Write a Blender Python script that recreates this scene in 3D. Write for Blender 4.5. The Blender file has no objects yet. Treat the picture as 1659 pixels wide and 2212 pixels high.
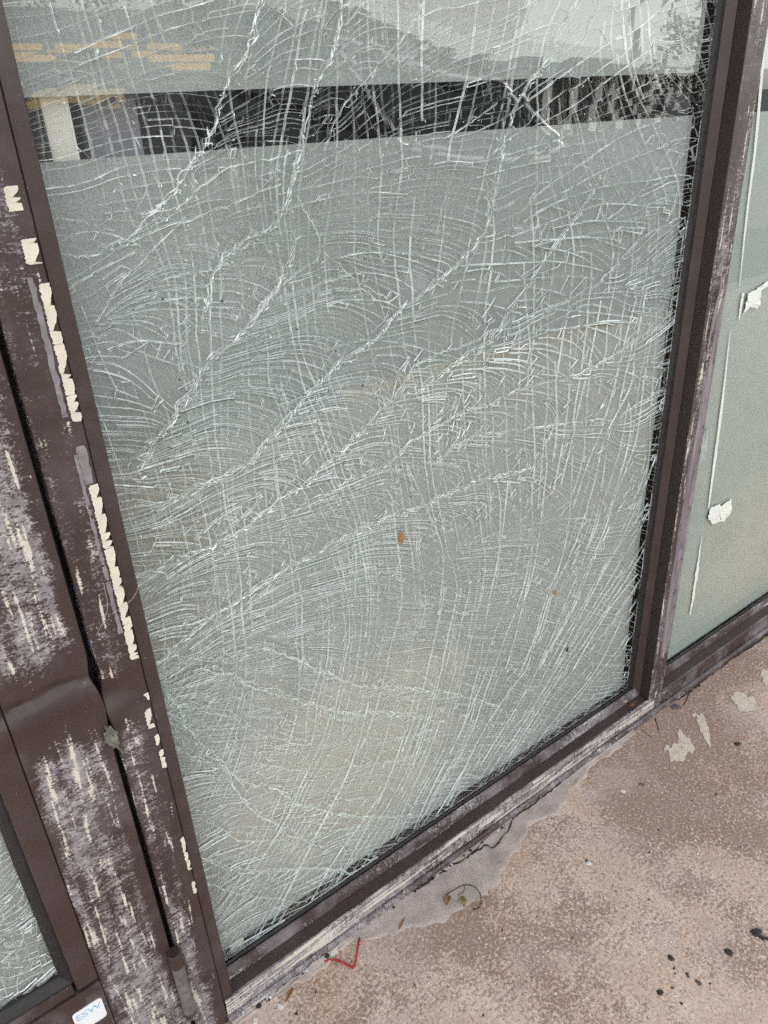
import bpy, bmesh, math, random
import numpy as np
from mathutils import Matrix, Vector
from mathutils.geometry import delaunay_2d_cdt
R_ = math.radians
random.seed(7); rng = np.random.default_rng(7)
S = bpy.context.scene
C = S.collection

# ---------------------------------------------------------------- camera
# world: X along the shop front, Y into the shop, Z up; glass plane y = 0
RM = np.array([[0.7971174820715538, -0.31361853349914004, 0.5159914100271003],
               [-0.6021188511435609, -0.34866361191510326, 0.718252445052485],
               [-0.04534984976231619, -0.8832197354974374, -0.466761491507571]])
CAM = np.array([0.0, -0.926, 1.5]); FPX = 1661.0
cd = bpy.data.cameras.new('camera'); cam = bpy.data.objects.new('camera', cd); C.objects.link(cam)
m3 = Matrix([[RM[i][0], -RM[i][1], -RM[i][2]] for i in range(3)])
cam.matrix_world = Matrix.Translation(Vector(CAM)) @ m3.to_4x4()
cd.sensor_fit = 'HORIZONTAL'; cd.sensor_width = 36.0; cd.lens = 36.0 * FPX / 1659.0
cd.clip_start = 0.02; cd.clip_end = 2000
S.camera = cam

# ---------------------------------------------------------------- sky, sun, exposure
SUN_EL, SUN_AZ = 52.0, 338.0
w = bpy.data.worlds.new('World'); S.world = w; w.use_nodes = True
nt = w.node_tree; nt.nodes.clear()
o_ = nt.nodes.new('ShaderNodeOutputWorld'); bg = nt.nodes.new('ShaderNodeBackground')
sk = nt.nodes.new('ShaderNodeTexSky'); sk.sky_type = 'NISHITA'; sk.sun_disc = False
sk.sun_elevation = R_(SUN_EL); sk.sun_rotation = R_(SUN_AZ); sk.dust_density = 0.6; sk.air_density = 1.9; sk.ozone_density = 2.0
hs = nt.nodes.new('ShaderNodeHueSaturation'); hs.inputs['Saturation'].default_value = 0.22
nt.links.new(sk.outputs[0], hs.inputs['Color']); nt.links.new(hs.outputs[0], bg.inputs['Color'])
bg.inputs['Strength'].default_value = 0.15
nt.links.new(bg.outputs[0], o_.inputs['Surface'])
sl = bpy.data.lights.new('sun', 'SUN'); so = bpy.data.objects.new('sun', sl); C.objects.link(so)
sl.energy = 4.0; sl.angle = R_(0.6); sl.color = (1.0, 0.955, 0.90)
so.rotation_euler = (R_(90 - SUN_EL), 0, R_(180 - SUN_AZ) )
S.view_settings.view_transform = 'Standard'; S.view_settings.look = 'None'
S.view_settings.exposure = 1.66; S.view_settings.gamma = 1.0; S.view_settings.use_curve_mapping = False
S.render.engine = 'CYCLES'
cy = S.cycles
cy.max_bounces = 8; cy.diffuse_bounces = 4; cy.glossy_bounces = 4; cy.transmission_bounces = 4
cy.transparent_max_bounces = 40; cy.caustics_reflective = False; cy.caustics_refractive = False
cy.use_denoising = False
cy.sample_clamp_indirect = 6.0

# ---------------------------------------------------------------- picture -> place helpers
def ray(px, py):
    return RM @ np.array([px - 829.5, py - 1106.0, FPX])
def on_y(px, py, y=0.0):
    r = ray(px, py); t = (y - CAM[1]) / r[1]; return CAM + r * t
def on_z(px, py, z=0.0):
    r = ray(px, py); t = (z - CAM[2]) / r[2]; return CAM + r * t

# ---------------------------------------------------------------- materials
MATS = {}
class NT:
    def __init__(s, name):
        s.m = bpy.data.materials.new(name); s.m.use_nodes = True; s.t = s.m.node_tree
        s.t.nodes.clear(); s.out = s.t.nodes.new('ShaderNodeOutputMaterial'); MATS[name] = s.m
    def n(s, typ, **kw):
        nd = s.t.nodes.new('ShaderNode' + typ)
        for k, v in kw.items():
            if k.startswith('i_'):
                nd.inputs[int(k[2:]) if k[2:].isdigit() else k[2:].replace('_', ' ')].default_value = v
            else: setattr(nd, k, v)
        return nd
    def l(s, a, b): s.t.links.new(a, b)
    def pos(s, scale=(1, 1, 1), rot=(0, 0, 0), kind='Object'):
        tc = s.n('TexCoord'); mp = s.n('Mapping'); s.l(tc.outputs[kind], mp.inputs[0])
        mp.inputs['Scale'].default_value = scale; mp.inputs['Rotation'].default_value = rot
        return mp.outputs[0]
    def noise(s, vec, scale, detail=4, rough=.55, dist=0.0):
        nd = s.n('TexNoise'); s.l(vec, nd.inputs['Vector'])
        nd.inputs['Scale'].default_value = scale; nd.inputs['Detail'].default_value = detail
        nd.inputs['Roughness'].default_value = rough; nd.inputs['Distortion'].default_value = dist
        return nd.outputs[0]
    def vor(s, vec, scale, feature='F1', rnd=1.0):
        nd = s.n('TexVoronoi', feature=feature); s.l(vec, nd.inputs['Vector']); nd.inputs['Scale'].default_value = scale
        nd.inputs['Randomness'].default_value = rnd
        return nd
    def ramp(s, fac, stops, interp='LINEAR'):
        nd = s.n('ValToRGB'); cr = nd.color_ramp; cr.interpolation = interp
        while len(cr.elements) > 1: cr.elements.remove(cr.elements[-1])
        for k, (p, c) in enumerate(stops):
            e = cr.elements[0] if k == 0 else cr.elements.new(p)
            e.position = p; c = (c, c, c) if isinstance(c, (int, float)) else c; e.color = (*c, 1)
        s.l(fac, nd.inputs[0]); return nd.outputs[0]
    def math(s, op, a, b=None, c=None, clamp=False):
        nd = s.n('Math', operation=op); nd.use_clamp = clamp
        for k, v in enumerate((a, b, c)):
            if v is None: continue
            if isinstance(v, (int, float)): nd.inputs[k].default_value = v
            else: s.l(v, nd.inputs[k])
        return nd.outputs[0]
    def mix(s, fac, a, b, blend='MIX'):
        nd = s.n('Mix', data_type='RGBA', blend_type=blend)
        for k, v in ((0, fac), (6, a), (7, b)):
            if isinstance(v, (int, float)): nd.inputs[k].default_value = v
            elif isinstance(v, tuple): nd.inputs[k].default_value = (*v, 1)
            else: s.l(v, nd.inputs[k])
        return nd.outputs[2]
    def bump(s, h, strength, dist, nrm=None):
        nd = s.n('Bump'); nd.inputs['Strength'].default_value = strength; nd.inputs['Distance'].default_value = dist
        s.l(h, nd.inputs['Height'])
        if nrm is not None: s.l(nrm, nd.inputs['Normal'])
        return nd.outputs[0]
    def bsdf(s, col, rough=.5, metal=0.0, nrm=None, spec=.5, **kw):
        nd = s.n('BsdfPrincipled')
        for k, v in (('Base Color', col), ('Roughness', rough), ('Metallic', metal), ('Specular IOR Level', spec)):
            if isinstance(v, (int, float)): nd.inputs[k].default_value = v
            elif isinstance(v, tuple): nd.inputs[k].default_value = (*v, 1)
            else: s.l(v, nd.inputs[k])
        if nrm is not None: s.l(nrm, nd.inputs['Normal'])
        return nd.outputs[0]
    def done(s, sh): s.l(sh, s.out.inputs['Surface']); return s.m
    def sep(s, vec):
        nd = s.n('SeparateXYZ'); s.l(vec, nd.inputs[0]); return nd.outputs

def flat(name, col, rough=.6, metal=0.0, var=.12, scale=20, spec=.5, bump=0.0):
    t = NT(name); p = t.pos()
    n = t.noise(p, scale, 5)
    c = t.mix(n, tuple(x * (1 - var * 2) for x in col), tuple(min(1, x * (1 + var)) for x in col))
    nr = t.bump(n, bump, .01) if bump else None
    return t.done(t.bsdf(c, rough, metal, nr, spec))

BRONZE = (0.047, 0.030, 0.0275)
def bronze(name, axis='Z', chalk=0.0, cream=0.0, clean=None, scale=1.0, haze=0.0, rough=.42, fine=False, keep=None, metalpeel=False):
    """dark bronze paint, chalked and scraped along one axis; chalk/cream = how much"""
    t = NT(name); P = t.pos(kind='Object')
    st = {'Z': (1, 1, .12), 'X': (.12, 1, 1)}[axis]
    A = t.pos(scale=st)
    dust = t.noise(P, 35, 6, .6)
    base = t.mix(dust, tuple(x * .86 for x in BRONZE), tuple(x * 1.16 for x in BRONZE))
    # faint pale bloom in clouds
    cl = t.noise(P, 9 * scale, 6, .65)
    if haze: base = t.mix(t.ramp(cl, [(.46, 0.0), (.68, haze)]), base, (.19, .165, .175))
    rgh = t.math('MULTIPLY_ADD', dust, .25, rough - .12)
    col = base; hgt = dust
    if chalk:
        band = t.noise(A, 38 * scale, 3, .5)            # long streaks
        patch = t.noise(t.pos(scale={'Z': (1, 1, .35), 'X': (.3, 1, 1)}[axis]), 9 * scale, 4, .6)
        grain = t.noise(t.pos(scale={'Z': (1, 1, 1.6), 'X': (1.6, 1, 1)}[axis]), 330, 5, .75)
        tear = t.noise(t.pos(scale={'Z': (.35, 1, 1.3), 'X': (1.3, 1, .35)}[axis]), 170, 3, .7)
        v = t.math('ADD', t.math('MULTIPLY', band, .46), t.math('MULTIPLY', patch, .50)); v = t.math('ADD', v, t.math('MULTIPLY', t.noise(t.pos(scale={'Z': (1, 1, .5), 'X': (.5, 1, 1)}[axis]), 55 * scale, 5, .7), .26))
        v = t.math('ADD', v, t.math('MULTIPLY_ADD', grain, .78, -.39))
        v = t.math('ADD', v, t.math('MULTIPLY_ADD', tear, .42, -.21))
        thr = .80 - .22 * chalk
        if keep is not None:                              # plain paint kept between two heights (the dent)
            z = t.sep(P)[2]
            d = t.math('ABSOLUTE', t.math('SUBTRACT', z, keep[0]))
            k = t.math('SUBTRACT', 1.0, t.math('DIVIDE', d, keep[1]), clamp=True)
            v = t.math('SUBTRACT', v, t.math('MULTIPLY', k, .5))
        if clean is not None:                             # plain paint along the margins
            x = t.sep(P)[0]
            d = t.math('ABSOLUTE', t.math('SUBTRACT', x, clean[0]))
            k = t.math('MULTIPLY', t.math('MAXIMUM', t.math('SUBTRACT', d, clean[1]), 0.0), clean[2])
            v = t.math('SUBTRACT', v, k)
        mk = t.ramp(v, [(thr - .03, 0.0), (thr + .05, 1.0)])
        c1 = t.ramp(t.noise(P, 60, 4), [(.35, (.20, .178, .188)), (.65, (.43, .395, .405))])
        col = t.mix(t.math('MULTIPLY', mk, .86), col, c1)
        if cream:
            S_ = t.pos(scale={'Z': (1, 1, .09), 'X': (.07, 1, 1)}[axis])
            v2 = t.math('ADD', t.math('MULTIPLY', v, .55), t.math('MULTIPLY_ADD', t.noise(S_, 120 * scale, 2, .5), .9, -.45))
            th2 = .55 * thr + .155 - .10 * cream
            mk2 = t.ramp(v2, [(th2 - .015, 0.0), (th2 + .03, 1.0)])
            col = t.mix(t.math('MULTIPLY', mk2, .9), col, (.66, .61, .53))
        rgh = t.math('MAXIMUM', rgh, t.math('MULTIPLY', mk, .72))
        hgt = t.math('ADD', t.math('MULTIPLY', mk, .5), t.math('MULTIPLY', grain, .4))
    # pin-prick specks
    vs = t.vor(P, 75); sp = t.ramp(vs.outputs['Distance'], [(.035, 1.0), (.06, 0.0)])
    gate = t.ramp(t.noise(P, 7, 2), [(.5, 0.0), (.6, 1.0)])
    col = t.mix(t.math('MULTIPLY', t.math('MULTIPLY', sp, gate), .75), col, (.6, .57, .55))
    nr = t.bump(hgt, .22, .0012)
    return t.done(t.bsdf(col, rgh, 0.0, nr, .45))

bronze('bronze_plain', haze=.10, rough=.40)
bronze('bronze_stile', 'Z', chalk=.92, cream=.45, clean=(.088, .038, 9.0), keep=(.835, .085), haze=.35)
bronze('bronze_jamb', 'Z', chalk=.62, cream=.55, clean=(.172, .016, 9.0), keep=(.80, .05), haze=.25)
bronze('bronze_jamb_margin', 'Z', haze=.22, rough=.40)
bronze('bronze_rail', 'X', chalk=.30, haze=.8)
bronze('bronze_sill_front', 'X', chalk=1.0, cream=.8, haze=.8)
bronze('bronze_sill_lip', 'X', chalk=.62, cream=.1, haze=.9)
bronze('bronze_bead', 'X', chalk=.60, cream=.15, haze=1.0, rough=.36)
bronze('bronze_mullion', 'Z', chalk=.60, cream=.50, haze=.35)
flat('bronze_dark', (.032, .022, .021), .5, var=.15)
flat('rubber', (.012, .011, .012), .55, var=.2, scale=60, bump=.3)
flat('rubber_worn', (.030, .026, .027), .6, var=.3, scale=30, bump=.4)
flat('gap_dark', (.006, .004, .004), .8)

def glass_face(name, ior, tint):
    t = NT(name)
    ge = t.n('NewGeometry'); fr = t.n('Fresnel')           # same reflectance from either side of the thin sheet
    t.l(t.math('MULTIPLY_ADD', ge.outputs['Backfacing'], 1 / ior - ior, ior), fr.inputs['IOR'])
    gl = t.n('BsdfGlossy'); gl.inputs['Roughness'].default_value = .014; gl.inputs['Color'].default_value = (.97, 1, .99, 1)
    tr = t.n('BsdfTransparent'); tr.inputs['Color'].default_value = (*tint, 1)
    mx = t.n('MixShader'); t.l(fr.outputs[0], mx.inputs[0]); t.l(tr.outputs[0], mx.inputs[1]); t.l(gl.outputs[0], mx.inputs[2])
    return t.done(mx.outputs[0])
glass_face('broken_glass_face', 1.75, (.985, .995, .99))      # both skins of the sheet mirror together
glass_face('thin_glass', 1.75, (.96, .985, .97))

def fracture(name, col, gloss=.10):
    """walls of a crack: pale and uneven; how clouded each stretch is comes with the mesh"""
    t = NT(name)
    at = t.n('Attribute'); at.attribute_name = 'cloud'
    df = t.n('BsdfDiffuse'); df.inputs['Color'].default_value = (*col, 1)
    gl = t.n('BsdfGlossy'); gl.inputs['Roughness'].default_value = .2; gl.inputs['Color'].default_value = (.95, 1, .98, 1)
    m2 = t.n('MixShader'); m2.inputs[0].default_value = gloss; t.l(df.outputs[0], m2.inputs[1]); t.l(gl.outputs[0], m2.inputs[2])
    tr = t.n('BsdfTransparent'); tr.inputs['Color'].default_value = (.985, .995, .99, 1)
    m3_ = t.n('MixShader'); t.l(at.outputs['Fac'], m3_.inputs[0]); t.l(tr.outputs[0], m3_.inputs[1]); t.l(m2.outputs[0], m3_.inputs[2])
    return t.done(m3_.outputs[0])
t_ = NT('crack_shade'); a_ = t_.n('Attribute'); a_.attribute_name = 'cloud'
tr_ = t_.n('BsdfTransparent'); t_.l(t_.mix(a_.outputs['Fac'], (.93, .95, .94), (.22, .25, .24)), tr_.inputs['Color']); t_.done(tr_.outputs[0])  # dark tint that paints in the shadow under each crack
fracture('crack_wall', (.90, .945, .925))
fracture('crack_wall_inner', (.84, .905, .88))
fracture('crushed_glass', (.84, .96, .915), .2)
_cw = [(rng.normal(0, 30), rng.normal(0, 30), rng.uniform(0, 6.3)) for _ in range(5)] + [(rng.normal(0, 220), rng.normal(0, 220), rng.uniform(0, 6.3)) for _ in range(5)]
def cloud(o, lo, hi, net=None, mult=None):
    """per-face cloudiness of the crack walls, drifting along the sheet"""
    me = o.data; n = len(me.polygons); c = np.zeros(n * 3); me.polygons.foreach_get('center', c); c = c.reshape(-1, 3)
    v = np.zeros(n)
    for (kx, kz, ph) in _cw: v += np.sin(kx * c[:, 0] + kz * c[:, 2] + ph)
    v = v / 10 * 2.2 + rng.normal(0, .30, n); v = 1 / (1 + np.exp(-2.2 * v))
    v = lo + (hi - lo) * v
    if net is not None: v = v * np.array([min(1.0, max(.65, net.look((q[0], q[2]))[2] / .013)) for q in c])
    if mult is not None: v = np.clip(v * mult, 0, 1)
    at = me.attributes.new('cloud', 'FLOAT', 'FACE'); at.data.foreach_set('value', v.astype(np.float32))

def film(name, a, b, grain=.5, scale=700, patches=()):
    t = NT(name); P = t.pos()
    g = t.noise(P, scale, 2, .7); c_ = t.noise(P, 3.2, 4, .6)
    base = t.mix(c_, a, b)
    xyz = t.sep(P); edge = t.noise(P, 9, 5, .65)
    for (sx, sz, rx, rz, col, amt) in patches:               # soft areas of another colour; the beige ones paint in reflected pavement
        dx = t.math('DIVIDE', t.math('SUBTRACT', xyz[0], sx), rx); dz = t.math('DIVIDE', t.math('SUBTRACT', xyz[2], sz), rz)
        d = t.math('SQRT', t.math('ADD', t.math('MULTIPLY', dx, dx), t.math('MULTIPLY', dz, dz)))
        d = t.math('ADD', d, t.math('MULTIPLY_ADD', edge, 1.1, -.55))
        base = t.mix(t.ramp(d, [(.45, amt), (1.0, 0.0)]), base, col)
    k = t.ramp(g, [(.30, 1 - grain), (.5, 1.0), (.72, 1 + grain * 1.1)])
    col = t.mix(1.0, base, k, 'MULTIPLY')
    nr = t.bump(g, .5, .0006)
    return t.done(t.bsdf(col, .55, 0, nr, .35))
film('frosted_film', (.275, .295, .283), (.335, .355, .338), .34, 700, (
    (.56, .40, .36, .33, (.50, .475, .41), .75), (.30, 1.02, .10, .20, (.21, .21, .17), .75), (.30, .80, .09, .12, (.24, .23, .19), .5)))  # beige: glow of mirrored pavement painted into the film; rest: darker olive areas
film('frosted_film_plain', (.34, .385, .355), (.39, .43, .395), .10, 500, ((2.2, .35, .6, .35, (.50, .47, .40), .7),))  # low beige area paints the pavement's reflection into this film too

def concrete():
    t = NT('stained_concrete'); P = t.pos()
    big = t.noise(P, 2.1, 4, .55, .5); mid = t.noise(P, 8.5, 5, .6, .3); sm = t.noise(P, 40, 4, .65)
    sp = t.noise(P, 150, 3, .75); sp2 = t.noise(P, 420, 2, .7)
    gr = t.math('ADD', t.math('MULTIPLY', sp, .65), t.math('MULTIPLY', sp2, .35))       # exposed grains
    base = t.ramp(mid, [(.32, (.54, .40, .31)), (.50, (.65, .50, .405)), (.68, (.74, .60, .505))])
    orange = t.ramp(t.noise(P, 3.7, 4, .55), [(.54, 0.0), (.70, .42)])
    base = t.mix(orange, base, (.50, .315, .19))
    v = t.math('ADD', t.math('MULTIPLY', big, .95), t.math('MULTIPLY', mid, .42)); v = t.math('ADD', v, t.math('MULTIPLY', sm, .30)); v = t.math('ADD', v, t.math('MULTIPLY_ADD', gr, -.95, .475))
    v = t.math('ADD', v, t.math('MULTIPLY_ADD', t.sep(P)[1], .22, .085))               # grows thicker towards the wall
    br = t.ramp(v, [(.83, 0.0), (.945, .80)])
    base = t.mix(br, base, (.27, .175, .13))                 # brown mildew between the grains
    bare = t.math('ADD', t.noise(P, 5.2, 5, .5, .4), t.math('MULTIPLY_ADD', sm, .30, -.15))
    bm_ = t.ramp(t.math('ADD', bare, t.math('MULTIPLY_ADD', gr, .30, -.15)), [(.56, 0.0), (.67, .55)])
    base = t.mix(bm_, base, (.55, .475, .435))                  # grey, rubbed areas
    light = t.ramp(gr, [(.53, 0.0), (.60, 1.0)]); dark = t.ramp(gr, [(.38, 1.0), (.45, 0.0)])
    base = t.mix(t.math('MULTIPLY', light, t.math('SUBTRACT', .62, t.math('MULTIPLY', bm_, .40))), base, (.86, .72, .63))
    base = t.mix(t.math('MULTIPLY', dark, t.math('SUBTRACT', .60, t.math('MULTIPLY', bm_, .38))), base, (.20, .135, .105))
    pit = t.vor(P, 60); pm = t.ramp(pit.outputs['Distance'], [(.05, .8), (.09, 0.0)])
    base = t.mix(t.math('MULTIPLY', pm, t.ramp(t.noise(P, 12, 2), [(.5, 0.0), (.6, 1.0)])), base, (.10, .07, .06))
    nr = t.bump(t.math('ADD', t.math('MULTIPLY', gr, .7), t.math('MULTIPLY', sm, .5)), .7, .0028)
    return t.done(t.bsdf(base, .88, 0, nr, .25))
concrete()
def mortar():
    t = NT('mortar'); P = t.pos()
    n = t.noise(P, 22, 6, .65); g = t.noise(P, 300, 3, .7)
    c = t.ramp(n, [(.3, (.38, .32, .29)), (.6, (.55, .47, .425)), (.75, (.60, .48, .40))])
    c = t.mix(t.ramp(g, [(.4, .4), (.6, 0.0)]), c, (.2, .165, .155))
    return t.done(t.bsdf(c, .9, 0, t.bump(t.math('ADD', n, t.math('MULTIPLY', g, .35)), .6, .004), .2))
mortar()
def patchmat():
    t = NT('pale_patch'); P = t.pos(); n = t.noise(P, 70, 6, .7); g = t.noise(P, 420, 3, .75)
    c = t.ramp(n, [(.3, (.58, .48, .38)), (.55, (.78, .68, .55)), (.75, (.84, .75, .62))])
    c = t.mix(t.ramp(g, [(.38, .55), (.5, 0.0)]), c, (.33, .25, .2))
    return t.done(t.bsdf(c, .9, 0, t.bump(g, .4, .0015), .2))
patchmat()
flat('asphalt', (.075, .075, .08), .9, var=.3, scale=6)
flat('kerb_concrete', (.38, .35, .32), .9, var=.15, scale=12)
flat('yellow_paint', (.74, .44, .12), .7, var=.12, scale=8)
flat('beige_paint', (.60, .45, .24), .7, var=.2, scale=8)
flat('white_paint', (.75, .75, .73), .6, var=.06)
flat('tape_cream', (.70, .65, .54), .7, var=.14, scale=45, bump=.25)
flat('tape_grey', (.26, .235, .245), .75, var=.35, scale=80, bump=.3)
flat('tape_white', (.78, .80, .72), .6, var=.06, scale=90)
flat('red_plastic', (.42, .012, .02), .38, var=.15, scale=120)
flat('gum_black', (.035, .030, .030), .55, var=.4, scale=90, bump=.4)
flat('gum_grey', (.16, .135, .13), .8, var=.4, scale=90, bump=.4)
flat('chip_white', (.74, .71, .68), .7, var=.08)
flat('dry_brown', (.30, .14, .05), .7, var=.3, scale=150, bump=.4)
flat('dry_olive', (.24, .21, .07), .7, var=.3, scale=150, bump=.4)
flat('stem_dark', (.045, .026, .018), .7, var=.3, scale=120)
flat('grime', (.045, .034, .028), .95, var=.35, scale=60, bump=.5)
flat('husk_orange', (.42, .19, .055), .65, var=.35, scale=200, bump=.4)
flat('paper_grey', (.22, .21, .18), .85, var=.45, scale=70, bump=.5)
flat('rust', (.25, .115, .05), .85, var=.5, scale=140, bump=.6)
flat('hinge_metal', (.20, .175, .175), .4, var=.5, scale=70, bump=.3)
flat('interior_grey', (.10, .095, .105), .9, var=.08)
flat('interior_panel', (.24, .23, .25), .9, var=.05)
flat('interior_floor', (.07, .06, .06), .8)
flat('interior_wood', (.82, .77, .68), .8, var=.1, scale=12)
flat('car_paint', (.05, .053, .057), .45, var=.02, spec=.25)
flat('car_trim', (.70, .70, .72), .3, metal=.6)
flat('car_glass', (.012, .014, .016), .04, spec=.8)
flat('tyre', (.02, .02, .02), .85); flat('wheel_rim', (.35, .35, .37), .35, metal=.8)
flat('lamp_amber', (.55, .19, .03), .3); flat('lamp_clear', (.55, .56, .58), .12)
flat('bark', (.10, .075, .055), .95, var=.3, scale=6, bump=.5)
flat('wall_stucco', (.48, .44, .40), .9); flat('fascia_white', (.82, .81, .79), .7); flat('window_dark', (.03, .035, .04), .15)
flat('film_scuff', (.46, .49, .46), .8, var=.2, scale=160)
flat('canopy_paint', (.62, .60, .57), .8, var=.05)
flat('wood_pole', (.12, .095, .08), .9)
def leaves():
    t = NT('leaves'); oi = t.n('ObjectInfo'); P = t.pos(); n = t.noise(P, 1.2, 3)
    c = t.ramp(n, [(.3, (.035, .055, .022)), (.7, (.085, .11, .05))])
    return t.done(t.bsdf(c, .7, 0, None, .3))
leaves()
M = MATS

# ---------------------------------------------------------------- object helpers
def link(name, me, mats, parent=None):
    o = bpy.data.objects.new(name, me); C.objects.link(o)
    for m in (mats if isinstance(mats, (list, tuple)) else [mats]):
        if len(me.materials) < len(mats if isinstance(mats, (list, tuple)) else [mats]):
            me.materials.append(M[m] if isinstance(m, str) else m)
    if parent is not None: o.parent = parent
    return o
def pyd(name, v, f, mat, parent=None, smooth=False, mi=None):
    me = bpy.data.meshes.new(name); me.from_pydata([tuple(map(float, p)) for p in v], [], f); me.update()
    o = link(name, me, mat, parent)
    if mi is not None: me.polygons.foreach_set('material_index', mi)
    if smooth: me.polygons.foreach_set('use_smooth', [True] * len(me.polygons))
    return o
def empty(name, loc, label=None, cat=None, group=None):
    o = bpy.data.objects.new(name, None); C.objects.link(o); o.location = loc; o.empty_display_size = .05
    return tag(o, label, cat, group)
def tag(o, label=None, cat=None, group=None, kind=None):
    if label: o['label'] = label
    if cat: o['category'] = cat
    if group: o['group'] = group
    if kind: o['kind'] = kind
    return o
def box(name, x0, x1, y0, y1, z0, z1, mat, parent=None, bev=0.0):
    bm = bmesh.new(); bmesh.ops.create_cube(bm, size=1)
    for v in bm.verts: v.co = ((x0 + x1) / 2 + v.co.x * (x1 - x0), (y0 + y1) / 2 + v.co.y * (y1 - y0), (z0 + z1) / 2 + v.co.z * (z1 - z0))
    if bev: bmesh.ops.bevel(bm, geom=bm.edges[:], offset=bev, segments=2, affect='EDGES', profile=.6)
    me = bpy.data.meshes.new(name); bm.to_mesh(me); bm.free(); return link(name, me, mat, parent)
def extrude_profile(name, prof, a, b, axis, mat, parent=None, nseg=1, wob=0.0, closed=True):
    """prof: list of (p,q); axis 'X': (y,z) swept along x from a to b; axis 'Z': (x,y) swept along z"""
    v, f = [], []; n = len(prof)
    for k in range(nseg + 1):
        t = a + (b - a) * k / nseg
        for (p, q) in prof:
            j = random.uniform(-wob, wob)
            v.append((t, p + j, q + j * .5) if axis == 'X' else (p + j, q + j * .5, t))
    for k in range(nseg):
        for i in range(n if closed else n - 1):
            i2 = (i + 1) % n; f.append((k * n + i, k * n + i2, (k + 1) * n + i2, (k + 1) * n + i))
    if closed: f.append(tuple(range(n))); f.append(tuple(range(nseg * n, nseg * n + n))[::-1])
    o = pyd(name, v, f, mat, parent)
    bm = bmesh.new(); bm.from_mesh(o.data); bmesh.ops.recalc_face_normals(bm, faces=bm.faces); bm.to_mesh(o.data); bm.free()
    return o
def tube(name, pts, rad, mat, parent=None, sides=7, closed_ends=True):
    pts = [Vector(p) for p in pts]; v, f = [], []
    for k, p in enumerate(pts):
        d = (pts[min(k + 1, len(pts) - 1)] - pts[max(k - 1, 0)]).normalized()
        u = d.cross(Vector((0.13, .31, .94))).normalized(); w_ = d.cross(u)
        r = rad[k] if isinstance(rad, (list, tuple)) else rad
        for s_ in range(sides):
            a = 2 * math.pi * s_ / sides; v.append(p + (u * math.cos(a) + w_ * math.sin(a)) * r)
    for k in range(len(pts) - 1):
        for s_ in range(sides):
            s2 = (s_ + 1) % sides; f.append((k * sides + s_, k * sides + s2, (k + 1) * sides + s2, (k + 1) * sides + s_))
    f.append(tuple(range(sides))[::-1]); f.append(tuple(range((len(pts) - 1) * sides, len(pts) * sides)))
    return pyd(name, v, f, mat, parent, smooth=True)
def smooth_path(pts, n=6):
    P = [np.array(p, float) for p in pts]; out = []
    for i in range(len(P) - 1):
        p0, p1, p2, p3 = P[max(i - 1, 0)], P[i], P[i + 1], P[min(i + 2, len(P) - 1)]
        for k in range(n):
            t = k / n
            out.append(.5 * ((2 * p1) + (-p0 + p2) * t + (2 * p0 - 5 * p1 + 4 * p2 - p3) * t * t + (-p0 + 3 * p1 - 3 * p2 + p3) * t ** 3))
    out.append(P[-1]); return out
def blob_outline(cx, cy_, rx, ry, n=28, rough=.22, rot=0.0, seed=0):
    r_ = random.Random(seed); ph = [r_.uniform(0, 6.28) for _ in range(6)]
    out = []
    for k in range(n):
        a = 2 * math.pi * k / n
        q = 1 + rough * (.5 * math.sin(2 * a + ph[0]) + .4 * math.sin(3 * a + ph[1]) + .3 * math.sin(5 * a + ph[2]) + .25 * math.sin(9 * a + ph[3])) + rough * .35 * r_.uniform(-1, 1)
        x, y = rx * q * math.cos(a), ry * q * math.sin(a)
        out.append((cx + x * math.cos(rot) - y * math.sin(rot), cy_ + x * math.sin(rot) + y * math.cos(rot)))
    return out
def slab_blob(name, outline, z0, h, mat, parent=None, dome=.6):
    """low irregular patch lying on the ground: outline at z0, crown at z0+h"""
    n = len(outline); cx = sum(p[0] for p in outline) / n; cy_ = sum(p[1] for p in outline) / n
    v = [(x, y, z0) for x, y in outline] + [(cx + (x - cx) * .86, cy_ + (y - cy_) * .86, z0 + h) for x, y in outline] + \
        [(cx + (x - cx) * .45, cy_ + (y - cy_) * .45, z0 + h * (1 + dome * .4)) for x, y in outline] + [(cx, cy_, z0 + h * (1 + dome * .5))]
    f = []
    for ring in range(2):
        for k in range(n): f.append((ring * n + k, ring * n + (k + 1) % n, (ring + 1) * n + (k + 1) % n, (ring + 1) * n + k))
    for k in range(n): f.append((2 * n + k, 2 * n + (k + 1) % n, 3 * n))
    return pyd(name, v, f, mat, parent, smooth=True)

# ================================================================ SETTING
SZ0 = 0.0
YF = -0.050                       # front plane of the frame members
sw = box('sidewalk', -6, 14, -2.6, .3, -.14, 0, 'stained_concrete'); tag(sw, kind='structure')
kb = box('kerb', -6, 14, -2.75, -2.602, -.14, .002, 'kerb_concrete', bev=.012); tag(kb, kind='structure')
yk = box('painted_kerb_edge', 2.35, 4.7, -2.754, -2.60, -.06, .006, 'yellow_paint', kb, bev=.01)
lot = pyd('parking_lot', [(-400, -500, -.14), (500, -500, -.14), (500, 60, -.14), (-400, 60, -.14)], [(0, 1, 2, 3)], 'asphalt'); tag(lot, kind='structure')
def mark(x0, y0, x1, y1, wd, mat):
    d = Vector((x1 - x0, y1 - y0, 0)).normalized(); n = Vector((-d.y, d.x, 0)) * wd / 2; z = -.135
    a, b = Vector((x0, y0, z)), Vector((x1, y1, z))
    pyd('painted_line', [a - n, b - n, b + n, a + n], [(0, 1, 2, 3)], mat, lot)
mark(10.6, -11.6, 7.9, -6.1, .16, 'white_paint')
mark(7.6, -30.5, 9.6, -24.6, .35, 'beige_paint')
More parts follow.
